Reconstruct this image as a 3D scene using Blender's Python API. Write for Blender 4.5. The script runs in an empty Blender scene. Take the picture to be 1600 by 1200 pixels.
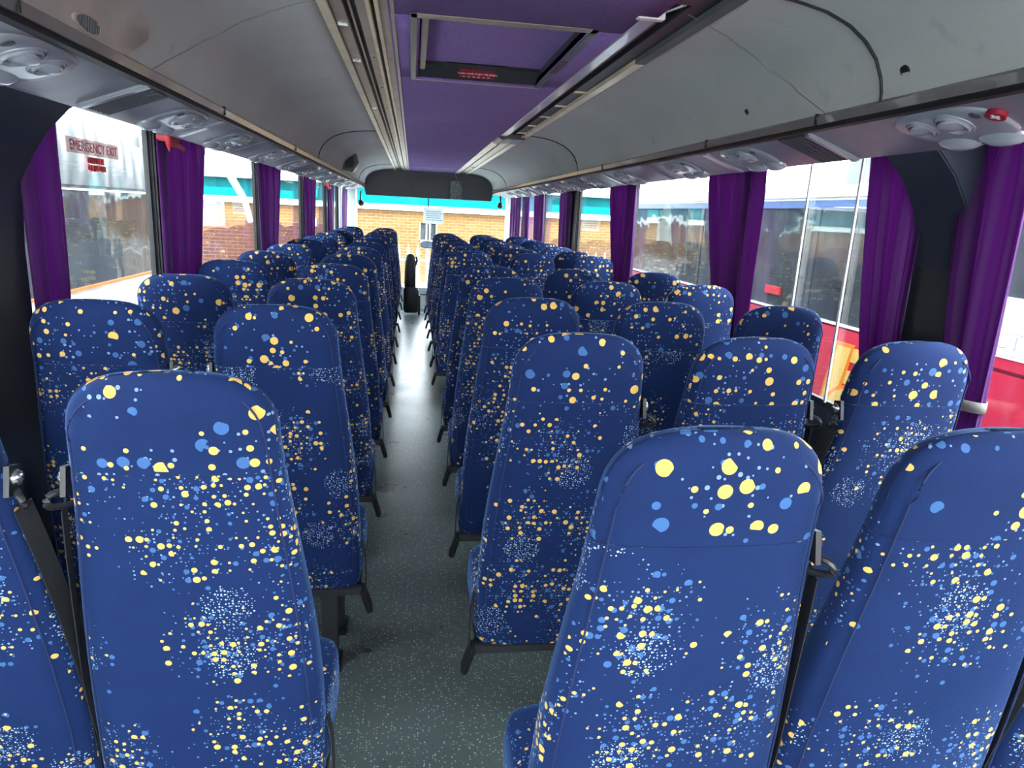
import bpy, bmesh, math, random
from mathutils import Vector, Matrix
random.seed(7)
scene = bpy.context.scene
COL = scene.collection
PI = math.pi

# ------------------------------------------------------------------ node helpers
class NT:
    def __init__(s, name):
        s.mat = bpy.data.materials.new(name); s.mat.use_nodes = True
        s.nt = s.mat.node_tree; s.nt.nodes.clear()
        s.out = s.nt.nodes.new('ShaderNodeOutputMaterial')
    def n(s, t, **kw):
        nd = s.nt.nodes.new('ShaderNode' + t)
        for k, v in kw.items(): setattr(nd, k, v)
        return nd
    def l(s, a, b): s.nt.links.new(a, b)
    def set(s, sock, v):
        if isinstance(v, bpy.types.NodeSocket): s.l(v, sock)
        elif isinstance(v, (tuple, list)) and len(v) == 3 and sock.type == 'RGBA': sock.default_value = (*v, 1)
        else: sock.default_value = v
    def math(s, op, a, b=None, c=None, clamp=False):
        nd = s.n('Math', operation=op, use_clamp=clamp)
        s.set(nd.inputs[0], a)
        if b is not None: s.set(nd.inputs[1], b)
        if c is not None: s.set(nd.inputs[2], c)
        return nd.outputs[0]
    def maprange(s, v, a, b, c=0.0, d=1.0):
        nd = s.n('MapRange'); nd.clamp = True
        s.set(nd.inputs['Value'], v)
        for k, x in zip(('From Min', 'From Max', 'To Min', 'To Max'), (a, b, c, d)): nd.inputs[k].default_value = x
        return nd.outputs[0]
    def mix(s, f, a, b, mode='MIX'):
        nd = s.n('Mix', data_type='RGBA', blend_type=mode)
        s.set(nd.inputs[0], f); s.set(nd.inputs[6], a); s.set(nd.inputs[7], b)
        return nd.outputs[2]
    def noise(s, vec, scale, detail=2.0, rough=0.5):
        nd = s.n('TexNoise'); nd.inputs['Scale'].default_value = scale
        nd.inputs['Detail'].default_value = detail; nd.inputs['Roughness'].default_value = rough
        if vec is not None: s.l(vec, nd.inputs['Vector'])
        return nd.outputs['Fac']
    def mapping(s, vec, scale=(1, 1, 1), loc=(0, 0, 0), rot=(0, 0, 0)):
        nd = s.n('Mapping'); s.l(vec, nd.inputs[0])
        nd.inputs['Scale'].default_value = scale; nd.inputs['Location'].default_value = loc
        nd.inputs['Rotation'].default_value = rot
        return nd.outputs[0]
    def bump(s, h, strength=0.3, dist=0.01):
        nd = s.n('Bump'); nd.inputs['Strength'].default_value = strength
        nd.inputs['Distance'].default_value = dist; s.l(h, nd.inputs['Height'])
        return nd.outputs[0]
    def pbsdf(s, color, rough=0.5, metal=0.0, spec=0.5, normal=None, sheen=0.0, sheen_tint=(1, 1, 1), coat=0.0):
        p = s.n('BsdfPrincipled')
        s.set(p.inputs['Base Color'], color if isinstance(color, bpy.types.NodeSocket) else tuple(color))
        s.set(p.inputs['Roughness'], rough); p.inputs['Metallic'].default_value = metal
        p.inputs['Specular IOR Level'].default_value = spec
        if sheen:
            p.inputs['Sheen Weight'].default_value = sheen
            p.inputs['Sheen Tint'].default_value = (*sheen_tint, 1); p.inputs['Sheen Roughness'].default_value = 0.35
        if coat: p.inputs['Coat Weight'].default_value = coat
        if normal is not None: s.l(normal, p.inputs['Normal'])
        return p
    def finish(s, shader): s.l(shader.outputs[0] if hasattr(shader, 'outputs') else shader, s.out.inputs[0]); return s.mat

def simple(name, color, rough=0.5, metal=0.0, spec=0.5, var=0.12, vscale=9.0, bump=0.0, bscale=200.0, coat=0.0):
    t = NT(name); tc = t.n('TexCoord').outputs['Object']
    f = t.noise(tc, vscale, 3)
    c = t.mix(t.maprange(f, 0.3, 0.7), tuple(x * (1 - var) for x in color), tuple(min(1, x * (1 + var)) for x in color))
    nrm = t.bump(t.noise(tc, bscale, 2), bump, 0.004) if bump else None
    return t.finish(t.pbsdf(c, rough, metal, spec, nrm, coat=coat))

# ------------------------------------------------------------------ materials
M = {}
def fabric(name, head):
    t = NT(name)
    uv = t.n('UVMap').outputs[0]
    oi = t.n('ObjectInfo').outputs['Random']
    off = t.n('CombineXYZ'); t.l(t.math('MULTIPLY', oi, 37.0), off.inputs[0]); t.l(t.math('MULTIPLY', oi, 91.0), off.inputs[1])
    add = t.n('VectorMath', operation='ADD'); t.l(uv, add.inputs[0]); t.l(off.outputs[0], add.inputs[1])
    P = add.outputs[0]
    def vor(vec, scale, rnd=0.9):
        v = t.n('TexVoronoi', voronoi_dimensions='2D', feature='F1')
        v.inputs['Scale'].default_value = scale; v.inputs['Randomness'].default_value = rnd
        t.l(vec, v.inputs['Vector']); return v
    k = 0.55 if head else 1.0
    def dots(vec, scale, r0, r1, dens_fn, rnd=0.85):
        v = vor(vec, scale, rnd)
        sep = t.n('SeparateColor'); t.l(v.outputs['Color'], sep.inputs[0])
        sq = t.math('MULTIPLY', sep.outputs[0], sep.outputs[0])
        r = t.math('MULTIPLY_ADD', sq, r1 - r0, r0)
        inside = t.math('LESS_THAN', v.outputs['Distance'], r)
        pres = t.math('LESS_THAN', sep.outputs[1], dens_fn(v.outputs['Position']))
        return t.math('MULTIPLY', inside, pres)
    def cluster(scale, off, d0, d1, amp):
        def fn(pos):
            m = t.mapping(pos, loc=off)
            v = vor(m, scale, 0.75)
            return t.maprange(v.outputs['Distance'], d0, d1, amp, 0.0)
        return fn
    so = (0.0, 0.0, 0.0)
    big = 5.0 if head else 5.4
    Y = dots(P, 66 * k, 0.13, 0.42, cluster(big, so, 0.12, 0.80 if head else 0.56, 0.55 if head else 0.62))
    B = dots(t.mapping(P, loc=(3.3, 1.7, 0)), 66 * k, 0.12, 0.40, cluster(big, (-3.3, -1.7, 0), 0.10, 0.85 if head else 0.62, 0.36 if head else 0.55))
    W = dots(t.mapping(P, loc=(7.1, 5.7, 0)), 135 * k, 0.10, 0.26, cluster(big, (-7.1, -5.7, 0), 0.05, 0.58, 0.62))
    base = t.mix(t.noise(P, 14, 3), (0.0026, 0.0125, 0.062), (0.0045, 0.0195, 0.088))
    c = t.mix(W, base, (0.18, 0.27, 0.42))
    c = t.mix(B, c, (0.045, 0.12, 0.29))
    if not head:
        T = dots(t.mapping(P, loc=(2.9, 9.7, 0)), 190, 0.14, 0.34, cluster(4.3, (11, 4, 0), 0.155, 0.20, 0.72))
        c = t.mix(T, c, (0.36, 0.48, 0.62))
    c = t.mix(Y, c, (0.74, 0.44, 0.10))
    weave = t.noise(t.mapping(P, scale=(1, 0.12, 1)), 900, 1)
    soft = t.noise(t.mapping(P, scale=(1, 0.5, 1)), 11, 2)
    h = t.math('MULTIPLY_ADD', soft, 3.0, weave)
    nrm = t.bump(h, 0.25, 0.0025)
    return t.finish(t.pbsdf(c, 0.85, 0, 0.25, nrm, sheen=0.34, sheen_tint=(0.25, 0.50, 1.0)))
M['fabric'] = fabric('dotted_velour', False)
M['fabric_head'] = fabric('dotted_velour_large', True)
M['piping'] = simple('seam_piping', (0.004, 0.014, 0.068), 0.8)
M['black'] = simple('black_plastic', (0.012, 0.012, 0.014), 0.38)
M['frame'] = simple('black_steel', (0.014, 0.014, 0.016), 0.45, 0.0)
M['web'] = simple('belt_webbing', (0.010, 0.011, 0.014), 0.7, bump=0.2, bscale=400)
M['chrome'] = simple('bright_steel', (0.65, 0.66, 0.66), 0.25, 1.0)
M['hoop'] = simple('dark_hoop_lining', (0.018, 0.024, 0.042), 0.6, bump=0.1)
M['pillar'] = simple('pillar_grey', (0.10, 0.12, 0.12), 0.5)
M['pillar_dark'] = simple('pillar_black', (0.015, 0.017, 0.02), 0.5)
M['wall'] = simple('side_lining', (0.05, 0.055, 0.065), 0.7, bump=0.2)
M['edge'] = simple('rack_edge_strip', (0.13, 0.122, 0.112), 0.28, coat=0.3)
M['groove'] = simple('groove_black', (0.006, 0.006, 0.007), 0.6)
M['under'] = simple('underside_plastic', (0.20, 0.20, 0.235), 0.42)
M['console'] = simple('console_plastic', (0.27, 0.29, 0.32), 0.3, coat=0.3)
M['grille'] = simple('vent_grille_plastic', (0.06, 0.065, 0.075), 0.5)
M['lens'] = simple('lamp_lens', (0.40, 0.44, 0.46), 0.15, coat=0.5)
M['cream'] = simple('cream_aluminium', (0.80, 0.69, 0.47), 0.35, 0.1)
M['tan'] = simple('tan_aluminium', (0.45, 0.375, 0.27), 0.38, 0.3)
M['cover'] = simple('light_diffuser', (0.42, 0.44, 0.50), 0.3, coat=0.2)
M['channel'] = simple('navy_channel', (0.022, 0.022, 0.032), 0.5)
M['hatch'] = simple('hatch_frame_plastic', (0.035, 0.037, 0.035), 0.35)
M['hatchlight'] = simple('hatch_rim_plastic', (0.30, 0.26, 0.19), 0.4)
M['red'] = simple('red_plastic', (0.42, 0.008, 0.016), 0.4)
M['signred'] = simple('sign_red', (0.30, 0.006, 0.022), 0.4)
M['white'] = simple('white_print', (0.80, 0.80, 0.78), 0.5, var=0.03)
M['ink'] = simple('grey_ink', (0.22, 0.25, 0.28), 0.6)
M['maroon'] = simple('maroon_plate', (0.07, 0.03, 0.035), 0.5)
M['bulk'] = simple('bulkhead_black', (0.012, 0.018, 0.024), 0.4)
M['greyfoam'] = simple('grey_felt', (0.20, 0.23, 0.22), 0.8, var=0.4, vscale=40)
M['dash'] = simple('pale_dash_plastic', (0.50, 0.56, 0.54), 0.5)
M['rub'] = simple('rubber_line', (0.02, 0.02, 0.02), 0.6)
M['coachwhite'] = simple('coach_white', (0.85, 0.86, 0.85), 0.2, coat=0.4, var=0.03)
M['coachred'] = simple('coach_red', (0.40, 0.002, 0.022), 0.5, coat=0.0, var=0.06)
M['coachyellow'] = simple('coach_yellow', (0.55, 0.33, 0.07), 0.4, var=0.04)
M['coachorange'] = simple('coach_orange', (0.6, 0.14, 0.008), 0.4, var=0.04)
M['coachblue'] = simple('coach_blue', (0.03, 0.07, 0.17), 0.3)
M['teal'] = simple('turquoise_fascia', (0.001, 0.115, 0.12), 0.8, spec=0.05, var=0.12, vscale=3)
M['soffit'] = simple('pale_board', (0.62, 0.70, 0.64), 0.6, var=0.06)
M['galv'] = simple('galvanised_steel', (0.52, 0.54, 0.50), 0.5, 0.2)
M['tarmac'] = simple('yard_tarmac', (0.36, 0.36, 0.345), 0.9, var=0.3, vscale=3, bump=0.4, bscale=60)
M['mirror'] = simple('mirror_glass', (0.20, 0.26, 0.33), 0.1, 0.9)
M['shed'] = simple('pale_cladding', (0.16, 0.18, 0.175), 0.6, var=0.1)
M['roof'] = simple('roof_skin', (0.5, 0.5, 0.5), 0.5)

def mat_rack():
    t = NT('rack_grey_fabric'); tc = t.n('TexCoord').outputs['Object']
    f = t.noise(tc, 2.2, 3)
    c = t.mix(t.maprange(f, 0.3, 0.7), (0.44, 0.455, 0.415), (0.52, 0.535, 0.49))
    fine = t.noise(tc, 420, 2)
    c = t.mix(t.maprange(fine, 0.35, 0.65, 0, 0.25), c, (0.36, 0.355, 0.34))
    stains = t.noise(tc, 9, 4)
    c = t.mix(t.maprange(stains, 0.66, 0.76, 0, 0.35), c, (0.28, 0.265, 0.25))
    h = t.math('MULTIPLY_ADD', t.noise(tc, 5, 2), 8.0, fine)
    return t.finish(t.pbsdf(c, 0.85, 0, 0.2, t.bump(h, 0.25, 0.003), sheen=0.1))
M['rack'] = mat_rack()
def mat_purple():
    t = NT('purple_carpet'); tc = t.n('TexCoord').outputs['Object']
    f = t.noise(t.mapping(tc, scale=(1, 1.7, 1)), 210, 3, 0.7)
    c = t.mix(t.maprange(f, 0.32, 0.68), (0.085, 0.036, 0.19), (0.30, 0.18, 0.50))
    sp = t.noise(tc, 520, 1)
    c = t.mix(t.maprange(sp, 0.66, 0.74, 0, 0.6), c, (0.42, 0.34, 0.60))
    return t.finish(t.pbsdf(c, 0.95, 0, 0.1, t.bump(f, 0.6, 0.006), sheen=0.35, sheen_tint=(0.7, 0.6, 0.9)))
M['purple'] = mat_purple()
M['seamgrey'] = simple('seam_thread_grey', (0.22, 0.22, 0.20), 0.8)
def mat_curtain():
    t = NT('purple_curtain_cloth'); tc = t.n('TexCoord').outputs['Object']
    f = t.noise(t.mapping(tc, scale=(3, 3, 0.3)), 9, 2)
    c = t.mix(t.maprange(f, 0.3, 0.7), (0.050, 0.009, 0.080), (0.072, 0.013, 0.112))
    p = t.pbsdf(c, 0.6, 0, 0.3, t.bump(t.noise(tc, 600, 1), 0.15, 0.002), sheen=0.4, sheen_tint=(0.8, 0.5, 1.0))
    tr = t.n('BsdfTranslucent'); tr.inputs['Color'].default_value = (0.32, 0.06, 0.38, 1)
    mx = t.n('MixShader'); mx.inputs[0].default_value = 0.34
    t.l(p.outputs[0], mx.inputs[1]); t.l(tr.outputs[0], mx.inputs[2])
    return t.finish(mx)
M['curtain'] = mat_curtain()
M['tieback'] = simple('grey_tieback', (0.20, 0.19, 0.18), 0.7)
def mat_floor():
    t = NT('speckled_safety_floor'); tc = t.n('TexCoord').outputs['Object']
    base = t.mix(t.maprange(t.noise(tc, 3, 3), 0.3, 0.7), (0.070, 0.086, 0.075), (0.094, 0.114, 0.100))
    def sp(scale, r, off, dens):
        v = t.n('TexVoronoi', feature='F1'); v.inputs['Scale'].default_value = scale
        t.l(t.mapping(tc, loc=off), v.inputs['Vector'])
        s = t.n('SeparateColor'); t.l(v.outputs['Color'], s.inputs[0])
        return t.math('MULTIPLY', t.math('LESS_THAN', v.outputs['Distance'], r), t.math('LESS_THAN', s.outputs[0], dens))
    c = t.mix(sp(130, 0.26, (0, 0, 0), 0.45), base, (0.42, 0.44, 0.41))
    c = t.mix(sp(80, 0.16, (5, 1, 0), 0.3), c, (0.62, 0.63, 0.58))
    c = t.mix(sp(100, 0.18, (2, 8, 0), 0.2), c, (0.02, 0.022, 0.022))
    rg = t.maprange(t.noise(tc, 6, 3), 0.3, 0.7, 0.27, 0.33)
    return t.finish(t.pbsdf(c, rg, 0, 0.5, t.bump(t.noise(t.mapping(tc, scale=(1, 2.2, 1)), 26, 2), 0.02, 0.002)))
M['floor'] = mat_floor()
def mat_glass(name, tint, dust, ior=1.45, rough=0.0):
    t = NT(name); tc = t.n('TexCoord').outputs['Object']
    tr = t.n('BsdfTransparent'); tr.inputs['Color'].default_value = (*tint, 1)
    gl = t.n('BsdfGlossy'); gl.inputs['Roughness'].default_value = rough; gl.inputs['Color'].default_value = (1, 1, 1, 1)
    lw_ = t.n('LayerWeight'); lw_.inputs['Blend'].default_value = 0.5
    fz = t.math('MULTIPLY_ADD', t.math('POWER', lw_.outputs['Facing'], 4.5), 0.80, 0.035)
    mx = t.n('MixShader'); t.l(fz, mx.inputs[0]); t.l(tr.outputs[0], mx.inputs[1]); t.l(gl.outputs[0], mx.inputs[2])
    df = t.n('BsdfDiffuse'); df.inputs['Color'].default_value = (0.75, 0.8, 0.78, 1)
    w = t.n('TexWave', wave_type='BANDS', bands_direction='Y'); w.inputs['Scale'].default_value = 3.2
    w.inputs['Distortion'].default_value = 9.0; w.inputs['Detail'].default_value = 3.0; w.inputs['Detail Scale'].default_value = 1.5
    t.l(t.mapping(tc, scale=(1, 1.6, 0.35)), w.inputs['Vector'])
    streak = t.maprange(w.outputs['Fac'], 0.86, 1.0, 0, 1)
    v = t.n('TexVoronoi', feature='F1'); v.inputs['Scale'].default_value = 46
    t.l(tc, v.inputs['Vector'])
    drop = t.math('LESS_THAN', v.outputs['Distance'], 0.12)
    f = t.math('MULTIPLY_ADD', t.math('ADD', streak, drop, clamp=True), dust * 4.0, dust)
    m2 = t.n('MixShader'); t.l(f, m2.inputs[0]); t.l(mx.outputs[0], m2.inputs[1]); t.l(df.outputs[0], m2.inputs[2])
    return t.finish(m2)
M['glass'] = mat_glass('coach_side_glass', (0.955, 0.975, 0.97), 0.007)
M['screen'] = mat_glass('windscreen_glass', (0.96, 0.985, 0.98), 0.0012)
def mat_darkglass():
    t = NT('dark_coach_glass'); tc = t.n('TexCoord').outputs['Object']
    f = t.noise(t.mapping(tc, scale=(1, 1, 0.5)), 2.4, 3)
    c = t.mix(t.maprange(f, 0.35, 0.65), (0.012, 0.014, 0.015), (0.045, 0.05, 0.048))
    nrm = t.bump(t.noise(tc, 2.5, 2), 0.35, 0.03)
    return t.finish(t.pbsdf(c, 0.06, 0, 0.5, nrm))
M['darkglass'] = mat_darkglass()
def mat_wavy():  # colour bands painted in place of sky reflected in the coach glass
    t = NT('rippled_grey_reflection'); tc = t.n('TexCoord').outputs['Object']
    w = t.n('TexWave', wave_type='BANDS', bands_direction='Y'); w.inputs['Scale'].default_value = 1.3
    w.inputs['Distortion'].default_value = 7; w.inputs['Detail'].default_value = 2
    t.l(tc, w.inputs['Vector'])
    c = t.mix(t.maprange(w.outputs['Fac'], 0.0, 1.0), (0.032, 0.039, 0.038), (0.070, 0.080, 0.078))
    return t.finish(t.pbsdf(c, 0.3, 0, 0.5, t.bump(w.outputs['Fac'], 0.2, 0.02)))
M['wavy_reflection'] = mat_wavy()
def mat_brick(name, a, b, mortar):
    t = NT(name); tc = t.n('TexCoord').outputs['Object']
    m = t.mapping(tc, rot=(PI / 2, 0, 0))
    br = t.n('TexBrick'); t.l(m, br.inputs['Vector'])
    br.inputs['Color1'].default_value = (*a, 1); br.inputs['Color2'].default_value = (*b, 1); br.inputs['Mortar'].default_value = (*mortar, 1)
    br.inputs['Scale'].default_value = 1.0; br.inputs['Mortar Size'].default_value = 0.007
    br.inputs['Brick Width'].default_value = 0.225; br.inputs['Row Height'].default_value = 0.072
    c = t.mix(t.maprange(t.noise(tc, 1.2, 3), 0.35, 0.65, 0, 0.45), br.outputs['Color'], tuple(x * 1.25 for x in a))
    return t.finish(t.pbsdf(c, 0.85, 0, 0.2))
M['brick'] = mat_brick('orange_brickwork', (0.130, 0.056, 0.016), (0.145, 0.085, 0.028), (0.17, 0.14, 0.075))
M['brick_dimmed'] = mat_brick('dimmed_brickwork', (0.075, 0.024, 0.014), (0.095, 0.032, 0.018), (0.12, 0.085, 0.06))  # darker brick, with the dimming of a window reflection put into the colour

# ------------------------------------------------------------------ mesh helpers
class MB:
    def __init__(s): s.v = []; s.f = []
    def add(s, vs, fs):
        o = len(s.v); s.v += [tuple(v) for v in vs]; s.f += [tuple(i + o for i in f) for f in fs]; return s
    def box(s, x0, x1, y0, y1, z0, z1, mat=None):
        vs = [(x, y, z) for z in (z0, z1) for y in (y0, y1) for x in (x0, x1)]
        if mat: vs = [mat @ Vector(v) for v in vs]
        return s.add(vs, [(0, 2, 3, 1), (4, 5, 7, 6), (0, 1, 5, 4), (2, 6, 7, 3), (0, 4, 6, 2), (1, 3, 7, 5)])
    def tube(s, pts, r, n=8, cap=True):
        pts = [Vector(p) for p in pts]; rings = []
        rr = r if isinstance(r, (list, tuple)) else [r] * len(pts)
        up = Vector((0, 0, 1))
        for i, p in enumerate(pts):
            d = (pts[min(i + 1, len(pts) - 1)] - pts[max(i - 1, 0)]).normalized()
            ref = up if abs(d.dot(up)) < 0.95 else Vector((1, 0, 0))
            a = d.cross(ref).normalized(); b = d.cross(a).normalized()
            rings.append([p + (a * math.cos(2 * PI * k / n) + b * math.sin(2 * PI * k / n)) * rr[i] for k in range(n)])
        vs = [v for r_ in rings for v in r_]; fs = []
        for i in range(len(pts) - 1):
            for k in range(n):
                fs.append((i * n + k, i * n + (k + 1) % n, (i + 1) * n + (k + 1) % n, (i + 1) * n + k))
        if cap:
            fs.append(tuple(range(n))[::-1]); fs.append(tuple(range((len(pts) - 1) * n, len(pts) * n)))
        return s.add(vs, fs)
    def loft(s, rings, cap=True):
        n = len(rings[0]); vs = [v for r in rings for v in r]; fs = []
        for i in range(len(rings) - 1):
            for k in range(n):
                fs.append((i * n + k, i * n + (k + 1) % n, (i + 1) * n + (k + 1) % n, (i + 1) * n + k))
        if cap:
            fs.append(tuple(range(n))[::-1]); fs.append(tuple(range((len(rings) - 1) * n, len(rings) * n)))
        return s.add(vs, fs)
    def prism(s, poly, axis, a, b):
        """extrude polygon of 2-D points along axis 'x','y' or 'z' from a to b"""
        def p3(p, t):
            return {'x': (t, p[0], p[1]), 'y': (p[0], t, p[1]), 'z': (p[0], p[1], t)}[axis]
        n = len(poly)
        vs = [p3(p, a) for p in poly] + [p3(p, b) for p in poly]
        fs = [tuple(range(n))[::-1], tuple(range(n, 2 * n))] + [(k, (k + 1) % n, n + (k + 1) % n, n + k) for k in range(n)]
        return s.add(vs, fs)
    def sheet(s, grid, closed=False):
        nr, nc = len(grid), len(grid[0]); vs = [v for r in grid for v in r]
        fs = [(i * nc + j, i * nc + j + 1, (i + 1) * nc + j + 1, (i + 1) * nc + j) for i in range(nr - 1) for j in range(nc - 1)]
        return s.add(vs, fs)
    def lathe(s, c, axis, prof, n=20):
        """prof: list of (radius, height) around unit axis at c"""
        c = Vector(c); ax = Vector(axis).normalized()
        ref = Vector((0, 1, 0)) if abs(ax.y) < 0.9 else Vector((1, 0, 0))
        a = ax.cross(ref).normalized(); b = ax.cross(a).normalized()
        rings = [[c + ax * h + (a * math.cos(2 * PI * k / n) + b * math.sin(2 * PI * k / n)) * max(r, 1e-4) for k in range(n)] for r, h in prof]
        return s.loft(rings)
    def mesh(s, name, mat, smooth=True, bevel=0.0, boxuv=False, angle=40):
        me = bpy.data.meshes.new(name); me.from_pydata(s.v, [], s.f)
        bm = bmesh.new(); bm.from_mesh(me)
        bmesh.ops.recalc_face_normals(bm, faces=bm.faces)
        if bevel:
            es = [e for e in bm.edges if len(e.link_faces) == 2 and e.calc_face_angle(0) > 0.6]
            bmesh.ops.bevel(bm, geom=es, offset=bevel, segments=2, affect='EDGES', clamp_overlap=True)
        bm.to_mesh(me); bm.free()
        if boxuv:
            uv = me.uv_layers.new(name='UVMap')
            for p in me.polygons:
                n = p.normal; a = max(range(3), key=lambda i: abs(n[i]) * (1.4 if i == 1 else 1.0))
                for li in p.loop_indices:
                    v = me.vertices[me.loops[li].vertex_index].co
                    uv.data[li].uv = ((v.y + 0.7, v.z), (v.x, v.z), (v.x, v.y + 0.33))[a]
        me.materials.append(M[mat] if isinstance(mat, str) else mat)
        if smooth:
            me.shade_smooth()
            try: me.set_sharp_from_angle(angle=math.radians(angle))
            except Exception: pass
        return me
    def build(s, name, mat, parent=None, **kw):
        return link(name, s.mesh(name, mat, **kw), parent)

def link(name, data, parent=None):
    o = bpy.data.objects.new(name, data); COL.objects.link(o)
    if parent is not None: o.parent = parent
    return o
def thing(name, label, cat, loc=(0, 0, 0), group=None, rz=0):
    o = link(name, None); o.location = loc; o.rotation_euler = (0, 0, rz); o.empty_display_size = 0.05
    return tag(o, label, cat, group)
def tag(o, label, cat, group=None):
    o['label'] = label; o['category'] = cat
    if group: o['group'] = group
    return o
def struct(o): o['kind'] = 'structure'; return o
def copy_tree(o, parent=None):
    c = o.copy(); COL.objects.link(c)
    if parent is not None: c.parent = parent
    for ch in list(o.children): copy_tree(ch, c)
    return c
def sring(cx, cy, z, hw, hd, e=3.5, n=40):
    out = []
    for k in range(n):
        a = 2 * PI * k / n; ca, sa = math.cos(a), math.sin(a)
        out.append((cx + hw * math.copysign(abs(ca) ** (2 / e), ca), cy + hd * math.copysign(abs(sa) ** (2 / e), sa), z))
    return out
def interp(tab, x):
    for (a, va), (b, vb) in zip(tab, tab[1:]):
        if x <= b: 
            t = max(0, min(1, (x - a) / (b - a))); t = t * t * (3 - 2 * t) if False else t
            return va + (vb - va) * t
    return tab[-1][1]
def text_mesh(body, size, name, mat):
    cu = bpy.data.curves.new(name, 'FONT'); cu.body = body; cu.size = size; cu.align_x = 'CENTER'; cu.align_y = 'CENTER'
    cu.extrude = 0.0004
    tmp = bpy.data.objects.new('tmp', cu); COL.objects.link(tmp)
    dg = bpy.context.evaluated_depsgraph_get(); me = bpy.data.meshes.new_from_object(tmp.evaluated_get(dg))
    bpy.data.objects.remove(tmp); bpy.data.curves.remove(cu)
    me.materials.clear(); me.materials.append(M[mat]); me.name = name
    return me

XL, XR = -1.0, 1.44; XC = 0.22
YB, YF = -1.0, 10.45           # rear wall, windscreen
ZTOP, ZSILL = 1.64, 0.74
ZCEIL = 1.86

# ------------------------------------------------------------------ floor, walls, ceiling
struct(MB().box(XL, XR, YB, 9.3, -0.06, 0.0).build('floor', 'floor', smooth=False))
struct(MB().box(XL, XR, 9.302, YF, -0.36, -0.30).build('trim_1', 'pillar_dark', smooth=False))      # step well floor
struct(MB().box(XL, XR, 9.27, 9.31, -0.30, 0.006).build('trim_2', 'dash', smooth=False))            # pale step nosing

L_PIL = [(1.60, 1.96), (2.95, 3.06), (4.80, 4.90), (6.66, 6.76), (8.42, 8.50), (9.75, 9.83)]
R_PIL = [(1.64, 1.83), (2.86, 2.92), (4.52, 4.58), (6.10, 6.40), (7.74, 7.82), (9.2, 9.28)]
def side_wall(name, x0, x1, pil):
    lower = MB().box(x0, x1, YB, YF, -0.36, ZSILL).box(x0, x1, YB, YF, ZTOP, 2.04)
    struct(lower.build(name, 'wall', smooth=False))
side_wall('wall_left', XL - 0.06, XL, L_PIL)
side_wall('wall_right', XR, XR + 0.06, R_PIL)
tn = 3
for x0, x1, pil in ((XL - 0.006, XL + 0.016, L_PIL), (XR - 0.016, XR + 0.006, R_PIL)):
    for i, (a, b) in enumerate(pil):
        m = 'pillar_dark' if (b - a) > 0.12 or x1 < 0 else 'pillar'
        struct(MB().box(x0, x1, a, b, ZSILL, ZTOP).build('trim_%d' % tn, m, smooth=False, bevel=0.008)); tn += 1
# window seals
wn = 1
def panes(x, pil, gy0, gy1):
    global wn, tn
    edges = [gy0] + [v for p in pil for v in p] + [gy1]
    for a, b in zip(edges[0::2], edges[1::2]):
        if b - a < 0.1: continue
        w = struct(MB().box(x - 0.003, x + 0.003, a, b, ZSILL, ZTOP).build('window_%d' % wn, 'glass', smooth=False)); wn += 1
        fr = MB()
        for (ya, yb, za, zb) in ((a, b, ZSILL, ZSILL + 0.025), (a, b, ZTOP - 0.02, ZTOP), (a, a + 0.018, ZSILL, ZTOP), (b - 0.018, b, ZSILL, ZTOP)):
            fr.box(x - 0.009, x + 0.009, ya, yb, za, zb)
        fr.build('seal', 'rub', w, smooth=False)
panes(XL - 0.010, L_PIL, YB + 0.3, YF - 0.15)
panes(XR + 0.010, R_PIL, YB + 0.3, YF - 0.15)
# rear wall with its window
rw = MB()
rw.box(XL - 0.06, XR + 0.06, YB - 0.06, YB, -0.36, 0.72).box(XL - 0.06, XR + 0.06, YB - 0.06, YB, 1.66, 2.04)
rw.box(XL - 0.06, XL + 0.10, YB - 0.06, YB, 0.72, 1.66).box(XR - 0.10, XR + 0.06, YB - 0.06, YB, 0.72, 1.66)
struct(rw.build('wall_rear', 'wall', smooth=False))
struct(MB().box(XL + 0.10, XR - 0.10, YB - 0.033, YB - 0.027, 0.72, 1.66).build('window_%d' % wn, 'glass', smooth=False)); wn += 1
# roof skin
struct(MB().box(XL - 0.06, XR + 0.06, YB - 0.06, YF + 0.1, 2.04, 2.08).build('trim_%d' % tn, 'roof', smooth=False)); tn += 1

# quilted purple ceiling (real ridges across the gangway)
RID = [3.55 + 0.60 * i for i in range(10)]
def ceil_z(x, y):
    u = (x - 0.25) / 0.30
    prof = max(0, 1 - abs(u) ** 2.5)
    z = ZCEIL
    for c in RID:
        d = y - c - 0.03 * u
        if -0.5 < d < 0.2: z -= prof * 0.020 * (math.exp(-(d / 0.10) ** 2) if d < 0 else math.exp(-(d / 0.025) ** 2))
    return z
HX0, HX1, HY0, HY1 = -0.018, 0.50, 1.985, 2.93
ys = [YB, HY0 + 0.03] + []
g1 = MB()
def cgrid(x0, x1, y0, y1, nx, ny):
    return [[(x0 + (x1 - x0) * i / nx, y0 + (y1 - y0) * j / ny, ceil_z(x0 + (x1 - x0) * i / nx, y0 + (y1 - y0) * j / ny)) for i in range(nx + 1)] for j in range(ny + 1)]
g1.sheet(cgrid(-0.07, 0.60, YB, HY0 + 0.03, 8, 6))
g1.sheet(cgrid(-0.07, HX0 + 0.03, HY0 + 0.03, HY1 - 0.03, 2, 4))
g1.sheet(cgrid(HX1 - 0.03, 0.60, HY0 + 0.03, HY1 - 0.03, 2, 4))
g1.sheet(cgrid(-0.07, 0.60, HY1 - 0.03, 9.75, 24, 300))
ce = struct(g1.build('ceiling', 'purple', angle=80))
ce.modifiers.new('thickness', 'SOLIDIFY').thickness = 0.02
ce.modifiers['thickness'].offset = 1 if False else -1

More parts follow.
